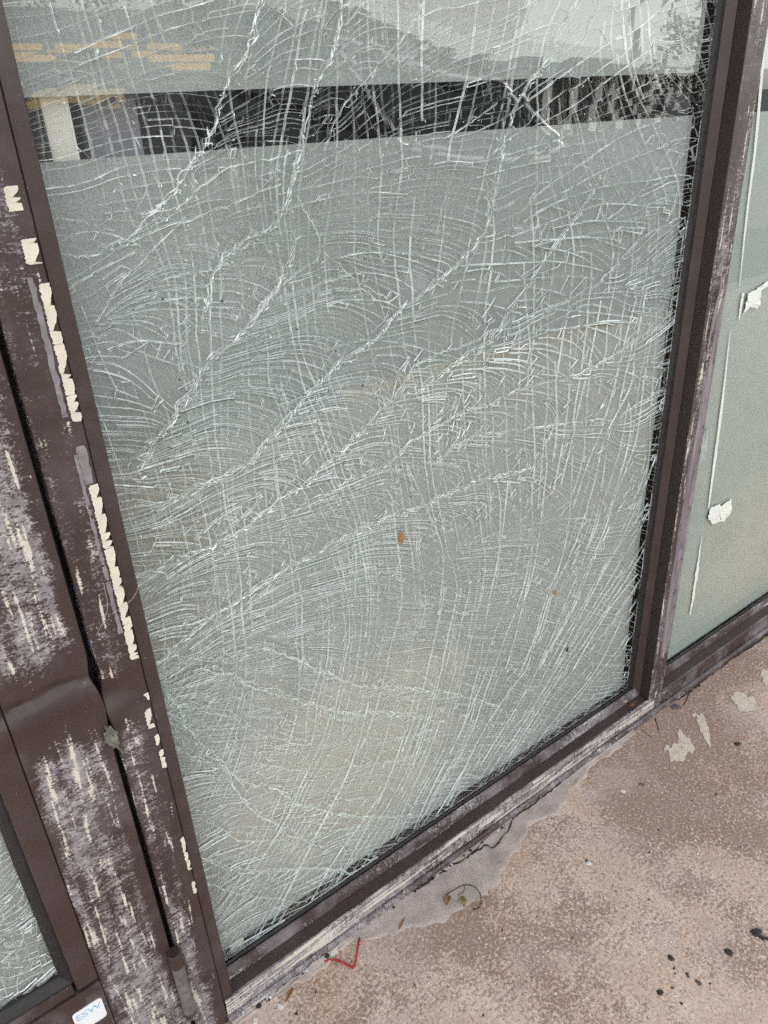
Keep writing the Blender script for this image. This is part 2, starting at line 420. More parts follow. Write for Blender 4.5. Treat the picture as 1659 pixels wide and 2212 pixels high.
def wheel_stop(x, y, L, mat, h=.2, rot=0.0, label=None):
    pr = [(-.12, 0), (-.09, h), (.09, h), (.12, 0)]; v = [(-L / 2, a, b) for a, b in pr] + [(L / 2, a, b) for a, b in pr]
    o = pyd('wheel_stop', v, [(0, 1, 2, 3), (7, 6, 5, 4), (0, 4, 5, 1), (1, 5, 6, 2), (2, 6, 7, 3)], mat); o.location = (x, y, -.14); o.rotation_euler.z = rot
    tag(o, label, 'wheel stop', 'yellow wheel stops across the car park')
for k in range(7): wheel_stop(11.2 + k * 2.3, -41, 1.7, 'yellow_paint', .24, label='yellow wheel stop in the far row, mirrored at the upper left')
for k in range(6): wheel_stop(9.9 + k * 2.4, -34, 1.9, 'yellow_paint', .22, label='yellow wheel stop in the nearer row, mirrored at the upper left')
wheel_stop(12.6, -27.2, 2.4, 'yellow_paint', .2, label='lone yellow wheel stop before both rows, mirrored at the upper left')
wheel_stop(5.9, -17.4, 2.0, 'beige_paint', .22, label='beige wheel stop nearest the shop, mirrored above the clear strip')

# the dark shop behind the glass
def interior():
    v = [(-2, .35, 0), (6, .35, 0), (6, 6, 0), (-2, 6, 0), (-2, .35, 3), (6, .35, 3), (6, 6, 3), (-2, 6, 3)]
    a = pyd('shop_floor', v[:4], [(0, 1, 2, 3)], 'interior_floor'); tag(a, kind='structure')
    a = pyd('shop_ceiling', v[4:], [(3, 2, 1, 0)], 'interior_grey'); tag(a, kind='structure')
    a = pyd('shop_wall', v, [(1, 2, 6, 5), (2, 3, 7, 6), (3, 0, 4, 7)], 'interior_grey'); tag(a, kind='structure')
    p = box('shop_wall_panel', .31, .372, .035, .05, 0, 2.9, 'interior_panel'); tag(p, 'pale grey board standing upright inside the dark shop', 'panel')
    p = box('wooden_stud', .262, .292, .016, .06, 0, 2.9, 'interior_wood', bev=.003); tag(p, 'pale wooden stud just inside the glass at its left edge', 'stud')
interior()
# facade above the frame, closing the shop
fa = box('facade_wall', -2, 6, -.06, .35, 2.52, 4.4, 'wall_stucco'); tag(fa, 'plain stucco wall above the dark shop window frame', 'wall')

# canopy over the walk
cn = empty('canopy', (0, 0, 3.9), 'canopy roof over the walk in front of the shop', 'canopy')
box('soffit', -9, 16, -1.15, .34, .0, .06, 'canopy_paint', cn); box('fascia', -9, 16, -1.35, -1.152, -.10, .55, 'canopy_paint', cn); box('roof_deck', -9, 16, -1.15, .34, .062, .3, 'bronze_dark', cn)

# ================================================================ WINDOW FRAME
XG0, XG1, ZG0 = .231, 1.447, .088        # visible daylight of the broken pane
XM0, XM1 = 1.467, 1.528                  # mullion front
TOP = 2.45
fr = empty('window_frame', (.9, 0, 0), 'dark bronze shop window frame, chalky and scraped, round the shattered pane', 'window frame')
def FP(o):                               # keep world coordinates for children of the offset empty
    o.parent = fr; o.matrix_parent_inverse = Matrix.Translation(fr.location).inverted(); return o

def dent_jamb(x, z):
    a = math.exp(-((z - .82) / .020) ** 2) * .0075 - math.exp(-((z - .785) / .022) ** 2) * .0055
    return a * (1 - .9 * min(1, max(0, (x - .16) / .055)))
def dented_face(name, x0, x1, z0, z1, y, depth, mat, dfun, nx=14, dz=.006, zfine=(.70, .95), edge_l=None, edge_r=None):
    zs = []; z = z0
    while z < z1:
        zs.append(z); z += dz if zfine[0] < z < zfine[1] else .05
    zs.append(z1); v, f = [], []; W_ = nx + 5
    for z in zs:
        xl = x0 + (edge_l(z) if edge_l else 0); xr = x1 + (edge_r(z) if edge_r else 0)
        row = [(xl, y + depth)] + [(xl, y + .0016)] + [(xl + .0012 + (xr - xl - .0024) * i / nx, y) for i in range(nx + 1)] + [(xr, y + .0016)] + [(xr, y + depth)]
        for (x, yy) in row: v.append((x, yy + (dfun(x, z) if dfun else 0), z))
    for k in range(len(zs) - 1):
        for i in range(W_ - 1): f.append((k * W_ + i, k * W_ + i + 1, (k + 1) * W_ + i + 1, (k + 1) * W_ + i))
    o = pyd(name, v, f, mat, None, smooth=True)
    bm = bmesh.new(); bm.from_mesh(o.data)
    for e in bm.edges:
        if len(e.link_faces) == 2 and e.calc_face_angle() > .5: e.smooth = False
    bm.to_mesh(o.data); bm.free(); return o
def gap_wobble(z):
    return .0045 * math.exp(-((z - .80) / .035) ** 2) - .004 * math.exp(-((z - .86) / .02) ** 2)
FP(dented_face('jamb', .1560, .2115, .0, TOP, YF, .11, 'bronze_jamb', dent_jamb, edge_l=lambda z: -gap_wobble(z) * .8))
FP(dented_face('jamb_cover', .2122, .2315, .06, TOP, YF + .0028, .10, 'bronze_jamb_margin', lambda x, z: dent_jamb(x, z) * .4, nx=4))
# sill: gasket, bead, ledge, front face, lip
x0s, x1s = .2118, 1.4668
FP(extrude_profile('sill_gasket', [(.0005, .05), (.0005, .083), (-.003, .0885), (-.007, .087), (-.0085, .05)], x0s + .02, XG1, 'X', 'rubber_worn', nseg=60, wob=.0006))
FP(extrude_profile('sill_bead', [(-.0088, .04), (-.0088, .0845), (-.0105, .0860), (-.0135, .0848), (-.0215, .0665), (-.0215, .04)], x0s + .012, 1.4625, 'X', 'bronze_bead', nseg=12))
FP(extrude_profile('sill_ledge', [(-.0218, .03), (-.0218, .0640), (-.0485, .0595), (-.0485, .03)], x0s + .004, XM0 - .001, 'X', 'bronze_plain'))
FP(extrude_profile('sill_front', [(-.030, .0185), (-.030, .0585), (-.0490, .0606), (-.0505, .0590), (-.0505, .0185)], x0s + .002, 1.496, 'X', 'bronze_sill_front', nseg=10))
FP(extrude_profile('sill_lip', [(-.030, -.002), (-.030, .0180), (-.0545, .0165), (-.0590, .010), (-.0600, -.002)], x0s - .0, XM1 + .001, 'X', 'bronze_sill_lip', nseg=60, wob=.0006))
# corner rust on the ledge by the mullion
ro = slab_blob('rust_stain', blob_outline(1.425, -.030, .016, .0065, 22, .5, seed=4), .0612, .0012, 'rust', None); FP(ro)
# mullion
FP(extrude_profile('mullion_gasket', [(XG1 - .009, .0005), (XG1 - .004, -.0055), (XG1 + .003, -.0075), (XG1 + .006, .0005)], ZG0, TOP, 'Z', 'rubber', nseg=70, wob=.0005))
FP(extrude_profile('mullion_bead', [(XG1 + .0035, .0005), (XG1 + .0035, -.0090), (XG1 + .0055, -.0102), (XM0 - .0015, -.0225), (XM0 - .0015, .0005)], .0672, TOP, 'Z', 'bronze_plain'))
FP(extrude_profile('mullion_return', [(XM0, .06), (XM0, YF + .0006), (XM0 + .004, YF + .0006), (XM0 + .004, .06)], .0605, TOP, 'Z', 'bronze_dark'))
FP(dented_face('mullion_face', XM0 + .0002, XM1, .0188, TOP, YF - .0004, .003, 'bronze_mullion', None, nx=6))
FP(extrude_profile('mullion_side', [(XM1 - .003, .06), (XM1 - .003, YF + .003), (XM1 - .0004, YF + .003), (XM1 - .0004, .06)], .0188, TOP, 'Z', 'bronze_plain'))
# skinned strip of the mullion: the torn edge of the coat over bare grey metal
def torn_strip():
    zs = np.linspace(1.16, .20, 70); v, f = [], []
    for k, z in enumerate(zs):
        t = k / 69.0
        xl = XM1 - .006 - .034 * min(1, t * 2.2) ** .7 + .004 * math.sin(z * 40) * (1 - t) + random.uniform(-.0007, .0007)
        xm = (xl + XM1) / 2
        v += [(xl, YF - .0006, z), (xl + .0012, YF - .0016, z), (xm, YF - .0011 + .0007 * math.sin(z * 90), z), (XM1 - .0012, YF - .0015, z), (XM1 + .0001, YF - .0006, z)]
        if k:
            for i in range(4): f.append(((k - 1) * 5 + i, (k - 1) * 5 + i + 1, k * 5 + i + 1, k * 5 + i))
    o = pyd('peeled_strip', v, f, 'peeled_metal', None, smooth=True); FP(o)
    # curl of coat still hanging at the top of the tear
    pts = [(XM0 + .030 - .0006 * i + .003 * math.sin(i * .5), YF - .003 - .0012 * math.sin(i * .9), 1.165 - i * .012) for i in range(14)]
    c = tube('coat_curl', pts, [.0012 + .0022 * math.sin(math.pi * (i + .5) / 14) for i in range(14)], 'curl_grey', None, 6); FP(c)
t_ = NT('peeled_metal'); P_ = t_.pos(scale=(1, 1, .06)); n_ = t_.noise(P_, 130, 4, .6); n2_ = t_.noise(t_.pos(), 45, 5, .7)
c_ = t_.ramp(n_, [(.30, (.13, .10, .125)), (.55, (.24, .205, .225)), (.72, (.38, .34, .365))])
c_ = t_.mix(t_.ramp(n2_, [(.58, 0.0), (.66, .8)]), c_, (.06, .04, .045))
t_.done(t_.bsdf(c_, .45, .15, t_.bump(n_, .3, .001), .5))
flat('curl_grey', (.30, .26, .23), .7, var=.25, scale=90)
torn_strip()
# right bay
XR0, XR1 = XM1 + .0005, 3.2
FP(extrude_profile('sill_gasket', [(.0005, .05), (.0005, .079), (-.003, .083), (-.007, .081), (-.0085, .05)], XR0, XR1, 'X', 'rubber_worn', nseg=60, wob=.0006))
FP(extrude_profile('sill_bead', [(-.0088, .04), (-.0088, .0815), (-.0115, .0835), (-.0145, .082), (-.0215, .0665), (-.0215, .04)], XR0, XR1, 'X', 'bronze_bead'))
FP(extrude_profile('sill_ledge', [(-.0218, .03), (-.0218, .0640), (-.0475, .0600), (-.0475, .03)], XR0, XR1, 'X', 'bronze_plain'))
FP(extrude_profile('sill_front', [(-.030, .0185), (-.030, .0590), (-.0475, .0612), (-.0492, .0596), (-.0492, .0185)], XM1 - .0315, XR1, 'X', 'bronze_bead', nseg=10))
FP(extrude_profile('sill_lip', [(-.030, -.002), (-.030, .0180), (-.0545, .0165), (-.0595, .010), (-.0605, -.002)], XM1 + .0014, XR1, 'X', 'bronze_sill_lip', nseg=60, wob=.0006))
FP(box('header', -.9, XR1, YF, .06, TOP, TOP + .06, 'bronze_plain'))

# ---- torn tape left on the jamb
def tape_run(z_top, z_bot, xl, xr, seed, big=.02):
    """a torn strip: long joined scraps, notched and lifting along the free edge"""
    r_ = random.Random(seed); z = z_top
    while z > z_bot + .002:
        L = r_.uniform(.05, .11) if z_top - z_bot > .05 else z_top - z_bot; zb = max(z - L, z_bot); n = max(6, int((z - zb) / .0016)); v, f = [], []
        teeth = [0.0]
        while teeth[-1] < z - zb: teeth.append(teeth[-1] + r_.choice([.006, .011, .016, .024, .03]) * r_.uniform(.7, 1.2))
        dep = [r_.uniform(.45, 1.0) for _ in teeth]
        for k in range(n + 1):
            t = k / n; zz = z + (zb - z) * t; dd = z - zz; j = max(i for i in range(len(teeth)) if teeth[i] <= dd + 1e-9); q = (dd - teeth[j]) / ((teeth[j + 1] if j + 1 < len(teeth) else teeth[j] + .02) - teeth[j])
            notch = dep[j] * (max(0, q - .35) / .65) ** 1.3; xo = xr + .0010 - (xr - xl) * .96 * notch + r_.uniform(-.0004, .0004); lift = .0004 + .0036 * (1 - notch) * q * r_.uniform(.6, 1)
            xi = xl + r_.uniform(-.0008, .0012) + (.004 * r_.random() if k in (0, n) else 0)
            for (u, yy) in ((0, 0), (.5, lift * .12), (.82, lift * .45), (1, lift)): v.append((xi + (xo - xi) * u, YF - .0009 - yy, zz + (r_.uniform(-.0008, .0008) if 0 < k < n else 0)))
            if k:
                for i in range(3): a_ = (k - 1) * 4 + i; f.append((a_, a_ + 1, a_ + 5, a_ + 4))
        FP(pyd('tape_scrap', v, f, 'tape_cream'))
        z = zb - r_.uniform(.0001, .0008)
def grey_run(z_top, z_bot, xl, xr, seed):
    r_ = random.Random(seed); n = max(6, int((z_top - z_bot) / .006)); v, f = [], []
    for k in range(n + 1):
        z = z_top + (z_bot - z_top) * k / n
        v += [(xl + r_.uniform(-.001, .001), YF - .0006, z), (xr + r_.uniform(-.0012, .0012), YF - .0006, z)]
        if k and r_.random() < .93: f.append((2 * k - 2, 2 * k - 1, 2 * k + 1, 2 * k))
    FP(pyd('tape_glue', v, f, 'tape_grey'))
def JX(px, py): p = on_y(px, py, YF); return p[0], p[2]
tape_run(1.447, 1.424, .190, .203, 1, .012); tape_run(1.397, 1.372, .194, .2085, 2, .025)
tape_run(1.352, 1.198, .2005, .2105, 3); grey_run(1.36, 1.20, .1915, .1975, 4)
tape_run(1.118, .985, .2000, .2105, 5); grey_run(1.16, .99, .1925, .197, 6); grey_run(1.175, 1.12, .197, .2075, 15)
tape_run(.985, .905, .2000, .2105, 7); grey_run(.985, .905, .1925, .1975, 8)
tape_run(.905, .858, .199, .209, 9, .014)
tape_run(.797, .784, .2045, .210, 10, .012); tape_run(.770, .735, .1995, .2075, 11, .014)
tape_run(.720, .700, .2045, .2100, 12, .02); tape_run(.690, .655, .2055, .2110, 13, .03)
tape_run(.505, .43, .2055, .2105, 14, .03); tape_run(.40, .372, .2060, .2105, 16, .02)
for (a, b) in (((222, 1258), (206, 1372)), ((300, 1260), (232, 1330))):    # fine loose threads
    x0, z0 = JX(*a); x1, z1 = JX(*b)
    FP(tube('loose_thread', smooth_path([(x0, YF - .002, z0), ((x0 + x1) / 2 + .008, YF - .008, (z0 + z1) / 2), (x1, YF - .002, z1)], 6), .0002, 'tape_cream', None, 4))

# ================================================================ DOOR at the left
dr = empty('shop_door', (-.4, 0, 0), 'dark bronze shop door with dented, chalky stile and shattered glass', 'door')
def DP(o): o.parent = dr; o.matrix_parent_inverse = Matrix.Translation(dr.location).inverted(); return o
def dent_stile(x, z):
    # horizontal crush fold across the stile: crease above, swollen belly below
    zc = .836 + .017 * math.sin(max(0, min(1, (x - .01) / .150)) * math.pi * .80) - .0014 * math.sin(x * 95)
    fade = min(1, max(0, (x + .02) / .05)) * (1 - .35 * min(1, max(0, (x - .11) / .035)))
    t = z - zc - .010
    return fade * (.0046 * math.exp(-(t / .0075) ** 2) - .0052 * math.exp(-((t + .027) / .019) ** 2) + .0007 * math.sin(z * 260 + x * 90) * math.exp(-((t - .004) / .012) ** 2))
DP(dented_face('stile', .0372, .1480, .012, TOP - .01, YF, .11, 'bronze_stile', dent_stile, nx=26, dz=.004, zfine=(.72, .96), edge_r=lambda z: gap_wobble(z)))
DP(dented_face('glass_stop', .0035, .0364, .318, TOP - .01, YF + .0012, .02, 'bronze_plain', dent_stile, nx=8, dz=.004, zfine=(.72, .96)))
DP(box('gap_seal', .1484, .1556, YF + .03, YF + .045, .0, TOP, 'gap_dark'))
DP(box('stile_channel', .0364, .0372, YF + .006, YF + .02, .012, TOP, 'gap_dark'))
DP(extrude_profile('glazing_gasket', [(-.0125, -.028), (-.0120, -.034), (-.0060, -.0415), (.0000, -.0440), (.0032, -.0440), (.0032, -.028)], .335, TOP, 'Z', 'rubber', nseg=50, wob=.0004))
DP(extrude_profile('glazing_gasket', [(-.028, .352), (-.034, .3515), (-.0415, .346), (-.0440, .338), (-.0440, .334), (-.028, .334)], -.80, -.0005, 'X', 'rubber_worn', nseg=40, wob=.0004))
DP(box('bottom_stop', -.80, -.0008, YF + .0045, YF + .02, .311, .3335, 'bronze_rail', bev=.0008))
DP(box('bottom_rail', -.80, .0362, YF + .0006, YF + .05, .02, .3095, 'bronze_rail', bev=.0008))
DP(box('stop_end', -.0004, .0034, YF + .02, YF + .03, .31, .36, 'gap_dark'))
# sticker on the rail
def sticker():
    cx, cz, w_, h_, rr = .0070, .2505, .0460, .0490, .006
    pts = []
    for (sx, sz, a0) in ((1, 1, 0), (-1, 1, 90), (-1, -1, 180), (1, -1, 270)):
        for k in range(6):
            a = R_(a0 + 90 * k / 5); pts.append((cx + sx * (w_ / 2 - rr) + rr * math.cos(a), cz + sz * (h_ / 2 - rr) + rr * math.sin(a)))
    n = len(pts); v = [(x, YF - .0004, z) for x, z in pts] + [(x, YF + .0006, z) for x, z in pts]
    s = pyd('sticker', v, [tuple(range(n))] + [(i, i + n, (i + 1) % n + n, (i + 1) % n) for i in range(n)], 'sticker_white'); DP(s)
    s['label'] = 'white rounded sticker with pale blue letters ESW on the door rail'
    fc = bpy.data.curves.new('sticker_letters', 'FONT'); fc.body = 'ESW'; fc.size = .0185; fc.align_x = 'CENTER'; fc.align_y = 'CENTER'; fc.extrude = .00005
    fo = bpy.data.objects.new('sticker_letters', fc); C.objects.link(fo)
    dg = bpy.context.evaluated_depsgraph_get(); me = bpy.data.meshes.new_from_object(fo.evaluated_get(dg)); bpy.data.objects.remove(fo)
    lo = bpy.data.objects.new('sticker_letters', me); C.objects.link(lo); me.materials.clear(); me.materials.append(M['sticker_blue'])
    lo.parent = s; lo.matrix_local = Matrix.Translation((cx, YF - .0006, cz + .010)) @ Matrix.Rotation(R_(90), 4, 'X')
    me.transform(Matrix.Diagonal((1.08, 1, 1, 1)))
flat('sticker_white', (.80, .82, .84), .4, var=.03); flat('sticker_blue', (.30, .55, .80), .5, var=.05)
sticker()
# hinge knuckle
def hinge():
    hx, hy, r = .1500, YF - .0090, .0112
    e = empty('door_hinge', (hx, hy, .1), 'scuffed barrel hinge at the foot of the door', 'hinge')
    def cyl(nm, z0, z1, r_, mat, taper=.92):
        pr = [(r_ * taper, z0), (r_, z0 + .002), (r_, z1 - .002), (r_ * taper, z1)]; v, f = [], []; n = 20
        for (q, z) in pr:
            for k in range(n): v.append((q * math.cos(2 * math.pi * k / n), q * math.sin(2 * math.pi * k / n), z - .1))
        for j in range(3):
            for k in range(n): f.append((j * n + k, j * n + (k + 1) % n, (j + 1) * n + (k + 1) % n, (j + 1) * n + k))
        f += [tuple(range(n))[::-1], tuple(range(3 * n, 4 * n))]
        o = pyd(nm, v, f, mat, e); return o
    cyl('pin_cap', .246, .282, r, 'bronze_plain'); cyl('knuckle', .180, .2455, r * .94, 'hinge_metal'); cyl('knuckle', .118, .1795, r * .98, 'hinge_metal'); cyl('pin_end', .100, .1175, r * .86, 'bronze_rail')
hinge()
# wad of paper stuck in the gap
def wad():
    bm = bmesh.new(); bmesh.ops.create_icosphere(bm, subdivisions=3, radius=1)
    for v in bm.verts:
        n = v.co.normalized(); k = 1 + .28 * math.sin(9 * n.x + 3 * n.z) * math.sin(8 * n.z + 2 * n.y) + .16 * math.sin(19 * n.z + 11 * n.x) + random.uniform(-.05, .05)
        v.co = Vector((n.x * .0085 * k, n.y * .008 * k, n.z * .021 * k))
    me = bpy.data.meshes.new('paper_wad'); bm.to_mesh(me); bm.free()
    o = link('paper_wad', me, 'paper_grey'); o.location = (.1495, YF - .002, .752); o.rotation_euler = (0, R_(-8), 0)
    tag(o, 'crumpled grey wad jammed in the gap beside the door', 'litter')
wad()

# ================================================================ SHATTERED PANE
PX0, PX1, PZ0, PZ1 = .214, 1.4385, .0885, 1.80      # glass outline
def bulge(x, z):
    """the loosened pane sags outwards towards its upper left corner"""
    s = 1 - min(1, max(0, (x - .45) / .45)); s = s * s * (3 - 2 * s)
    t = z - 1.22
    if t <= 0: return 0.0
    q = .0009 if t > 9 else (.057 * t * t / (2 * .26) if t < .26 else .057 * (t - .13))
    return -q * s
def pane(px, py):
    p = on_y(px, py, 0.0); return np.array([p[0], p[2]])

# picked from the photograph (1659-wide frame): lines of crushed glass running through the outer sheet
SPINES = [
 (2, [(560, -60), (520, 110), (480, 185), (435, 320), (350, 430), (285, 495), (205, 545), (150, 570)]),
 (2, [(740, -40), (710, 120), (665, 200), (645, 325), (606, 474), (549, 516), (494, 548), (466, 586), (459, 624), (443, 663), (437, 698)]),
 (1, [(300, 465), (390, 440), (430, 405), (480, 360), (560, 340), (650, 318)]),
 (1, [(250, 540), (330, 500), (430, 470), (520, 430), (606, 395)]),
 (2, [(641, 496), (606, 605), (533, 698), (465, 765), (411, 848), (373, 906), (338, 951), (290, 1010)]),
 (1, [(640, 420), (694, 541), (627, 599), (569, 660), (533, 698)]),
 (2, [(1260, -30), (1180, 130), (1120, 220), (1085, 330), (1059, 480), (1030, 528), (988, 570), (915, 634), (867, 672), (809, 733), (736, 784), (684, 836), (656, 874), (595, 941), (553, 989), (480, 1030), (330, 1100)]),
 (2, [(1290, 400), (1180, 560), (1062, 727), (992, 778), (908, 842), (851, 864), (796, 922), (762, 951), (678, 1029), (595, 1091), (522, 1152), (416, 1197), (290, 1250)]),
 (1, [(860, 672), (800, 640), (694, 541)]),
 (1, [(1187, 668), (1098, 701), (1043, 733), (995, 749), (905, 790), (851, 864)]),
 (1, [(1482, 471), (1405, 506), (1363, 541), (1293, 612), (1255, 631), (1187, 668)]),
 (1, [(1456, 669), (1421, 704), (1357, 749), (1280, 794), (1232, 816), (1155, 832), (1059, 874), (995, 896), (900, 950), (843, 1000), (760, 1040), (680, 1080), (611, 1120)]),
 (1, [(1437, 836), (1402, 858), (1335, 900), (1277, 912), (1184, 922), (1098, 935), (1015, 951), (940, 1000)]),
 (2, [(1150, 1010), (1016, 1046), (916, 1091), (843, 1119), (771, 1147), (701, 1186), (611, 1236), (478, 1319), (366, 1414), (320, 1450)]),
 (1, [(1400, 1075), (1300, 1120), (1180, 1125), (1080, 1150), (980, 1190)]),
 (1, [(420, 1330), (520, 1330), (611, 1236)]),
 (2, [(540, 1395), (611, 1413), (689, 1447), (739, 1469), (817, 1486), (862, 1483), (960, 1495), (1060, 1520), (1110, 1560)]),
 (2, [(440, 1440), (538, 1477), (639, 1511), (722, 1536), (789, 1541), (862, 1541), (960, 1560)]),
 (1, [(544, 1519), (600, 1539), (678, 1583), (761, 1586), (862, 1594), (940, 1570)]),
 (1, [(420, 1530), (494, 1550), (611, 1600), (667, 1611), (740, 1600)]),
 (2, [(380, 1610), (432, 1639), (549, 1695), (605, 1709), (644, 1737), (745, 1762), (817, 1767), (900, 1760)]),
 (1, [(560, 1650), (627, 1661), (733, 1658), (850, 1642), (930, 1620)]),
 (1, [(440, 1770), (515, 1814), (599, 1816), (690, 1800), (760, 1790)]),
 (2, [(436, 1853), (549, 1885), (691, 1876), (757, 1887), (800, 1860)]),
 (1, [(448, 1906), (536, 1935), (665, 1947)]),
 (2, [(360, 1500), (420, 1590), (470, 1640), (560, 1760), (700, 1830)]),
 (1, [(920, -20), (880, 60), (790, 170), (720, 260), (700, 330)]),
 (1, [(1400, 60), (1330, 130), (1180, 230), (1120, 290), (1060, 330)]),
 (1, [(1440, 150), (1500, 260), (1440, 330), (1380, 420), (1290, 480)]),
]
# outer sheet: direction (deg, up from the right) and spacing of the long curved splits
FLOW_A = [
 (150, 40, 12, 60), (330, 60, 18, 60), (250, 150, 5, 55), (430, 130, 35, 42), (520, 60, 50, 35), (620, 60, 42, 28), (760, 90, 33, 23), (900, 60, 30, 22), (1050, 90, 28, 26), (1200, 60, 35, 42), (1350, 60, 38, 48), (1470, 80, 20, 13),
 (140, 280, 24, 17), (280, 280, 22, 18), (420, 280, 30, 20), (540, 280, 38, 13), (700, 260, 22, 14), (860, 250, 20, 24), (1040, 250, 35, 16), (1200, 230, 28, 34), (1330, 210, 25, 42), (1490, 220, 8, 13),
 (200, 400, 40, 36), (330, 410, 42, 36), (160, 500, 2, 24), (170, 590, 22, 34), (290, 560, 35, 26), (480, 420, 28, 22), (600, 400, 20, 15), (760, 380, 14, 16), (900, 400, 16, 17), (1050, 380, 22, 20), (1200, 360, 24, 26), (1330, 340, 18, 30), (1450, 330, -8, 22),
 (300, 640, 38, 8), (400, 620, 22, 8.5), (500, 650, 8, 10), (420, 690, -4, 9), (560, 540, 6, 12), (700, 480, 10, 16), (860, 520, 4, 20), (980, 480, 12, 19), (1140, 480, 14, 26), (1280, 460, 6, 34), (1400, 480, 22, 13), (1460, 560, 18, 9.5),
 (230, 760, 25, 34), (320, 760, -18, 26), (300, 830, -30, 44), (400, 800, -28, 15), (520, 780, 2, 9), (660, 700, 8, 10), (800, 660, -4, 17), (940, 700, 10, 20), (1100, 620, -8, 26), (1230, 640, -14, 30), (1330, 700, -22, 28), (1420, 650, 24, 10),
 (300, 930, 25, 8), (240, 900, 10, 12), (420, 930, 18, 9), (520, 900, -6, 11), (640, 850, 6, 9), (780, 850, 3, 14), (900, 900, -2, 14), (1050, 800, -22, 18), (1200, 860, -26, 18), (1330, 850, -28, 20), (1400, 900, 18, 9.5),
 (300, 1060, 8, 16), (420, 1080, 22, 9), (520, 1040, 25, 8), (640, 1010, 8, 8), (760, 1020, 5, 8), (900, 1030, -8, 9), (1050, 1000, -24, 11), (1200, 1000, -32, 14), (1330, 1010, -34, 17), (1390, 1080, -10, 18),
 (310, 1200, 20, 12), (420, 1180, 16, 10), (540, 1190, 16, 9), (680, 1130, 10, 7), (820, 1170, -4, 7), (960, 1150, -16, 8), (1100, 1150, -24, 9), (1230, 1180, -30, 13), (1350, 1200, -34, 18),
 (360, 1400, 36, 9), (450, 1370, 34, 6), (580, 1310, 22, 6), (720, 1270, 8, 6), (860, 1290, -3, 6), (1000, 1300, -10, 7), (1140, 1320, -16, 8), (1270, 1350, -22, 15), (1340, 1380, -20, 26),
 (370, 1500, 20, 5.5), (460, 1470, 22, 5.5), (580, 1450, 5, 6.5), (720, 1420, -4, 6), (860, 1420, -5, 6), (1000, 1440, -8, 7), (1140, 1460, -14, 9), (1260, 1480, -18, 15),
 (380, 1580, -28, 6.5), (470, 1560, -8, 7), (600, 1560, -2, 7), (740, 1510, -3, 6), (860, 1540, -4, 6.5), (1000, 1570, -8, 8), (1120, 1580, -16, 10),
 (430, 1700, 22, 14), (520, 1700, 10, 13), (640, 1690, 4, 9), (780, 1660, 0, 7), (920, 1680, -6, 9), (1020, 1690, -12, 11),
 (450, 1800, 38, 12), (560, 1780, 18, 14), (680, 1800, 16, 16), (800, 1780, -10, 12), (900, 1800, -14, 10),
 (470, 1950, 48, 9), (560, 1900, 30, 13), (660, 1900, 24, 18), (520, 2020, 30, 11), (760, 1860, 20, 12),
]
# inner sheet: mostly upright splits
FLOW_B = [
 (150, 100, -72, 55), (330, 100, -70, 50), (520, 100, 70, 40), (700, 100, 80, 38), (900, 90, 88, 26), (1080, 80, 80, 40), (1250, 60, 62, 50), (1420, 80, -80, 45),
 (160, 280, -74, 20), (300, 280, -72, 26), (450, 280, -66, 26), (600, 270, 80, 22), (760, 250, -86, 24), (900, 250, -84, 26), (1050, 250, 80, 22), (1180, 230, -84, 14), (1290, 220, -74, 13), (1400, 210, -62, 20), (1490, 220, -60, 30),
 (180, 480, -76, 30), (320, 480, -74, 44), (500, 450, -85, 44), (700, 430, 85, 42), (900, 420, 82, 40), (1100, 400, 86, 28), (1230, 380, -72, 24), (1350, 400, -62, 30),
 (240, 700, -74, 30), (420, 650, 88, 38), (600, 620, -86, 40), (800, 640, -80, 44), (1000, 620, 80, 36), (1180, 620, 86, 38), (1350, 620, 82, 32), (1440, 560, 82, 26),
 (300, 900, -76, 44), (480, 860, 88, 34), (650, 860, -80, 34), (820, 900, -72, 26), (1000, 880, -82, 24), (1180, 860, 85, 19), (1330, 860, 78, 21), (1410, 860, 86, 19),
 (300, 1080, -76, 15), (400, 1080, -78, 17), (540, 1060, -82, 22), (700, 1040, -74, 17), (840, 1060, -74, 15), (980, 1060, -80, 17), (1120, 1050, 86, 16), (1250, 1060, 72, 16), (1360, 1050, 72, 20),
 (320, 1230, -78, 14), (430, 1220, -80, 16), (560, 1200, 88, 22), (700, 1190, -76, 17), (840, 1180, -76, 14), (980, 1200, -84, 15), (1110, 1220, 82, 14), (1230, 1230, 66, 11), (1340, 1260, 56, 14),
 (380, 1400, 84, 20), (520, 1380, 88, 21), (680, 1380, 86, 24), (840, 1350, 84, 22), (980, 1360, 76, 14), (1100, 1370, 68, 9.5), (1210, 1390, 58, 9), (1310, 1420, 50, 15),
 (420, 1560, 62, 26), (560, 1540, 80, 24), (720, 1540, 78, 26), (860, 1540, 74, 19), (980, 1540, 70, 10), (1090, 1540, 62, 9.5), (1200, 1560, 55, 12),
 (440, 1720, 66, 20), (560, 1720, 62, 24), (700, 1700, 60, 20), (830, 1690, 62, 14), (950, 1680, 62, 10), (1050, 1680, 58, 11),
 (470, 1900, 60, 18), (560, 1880, 62, 17), (680, 1840, 58, 17), (800, 1800, 60, 11), (880, 1800, 58, 10), (500, 2000, 62, 16),
]
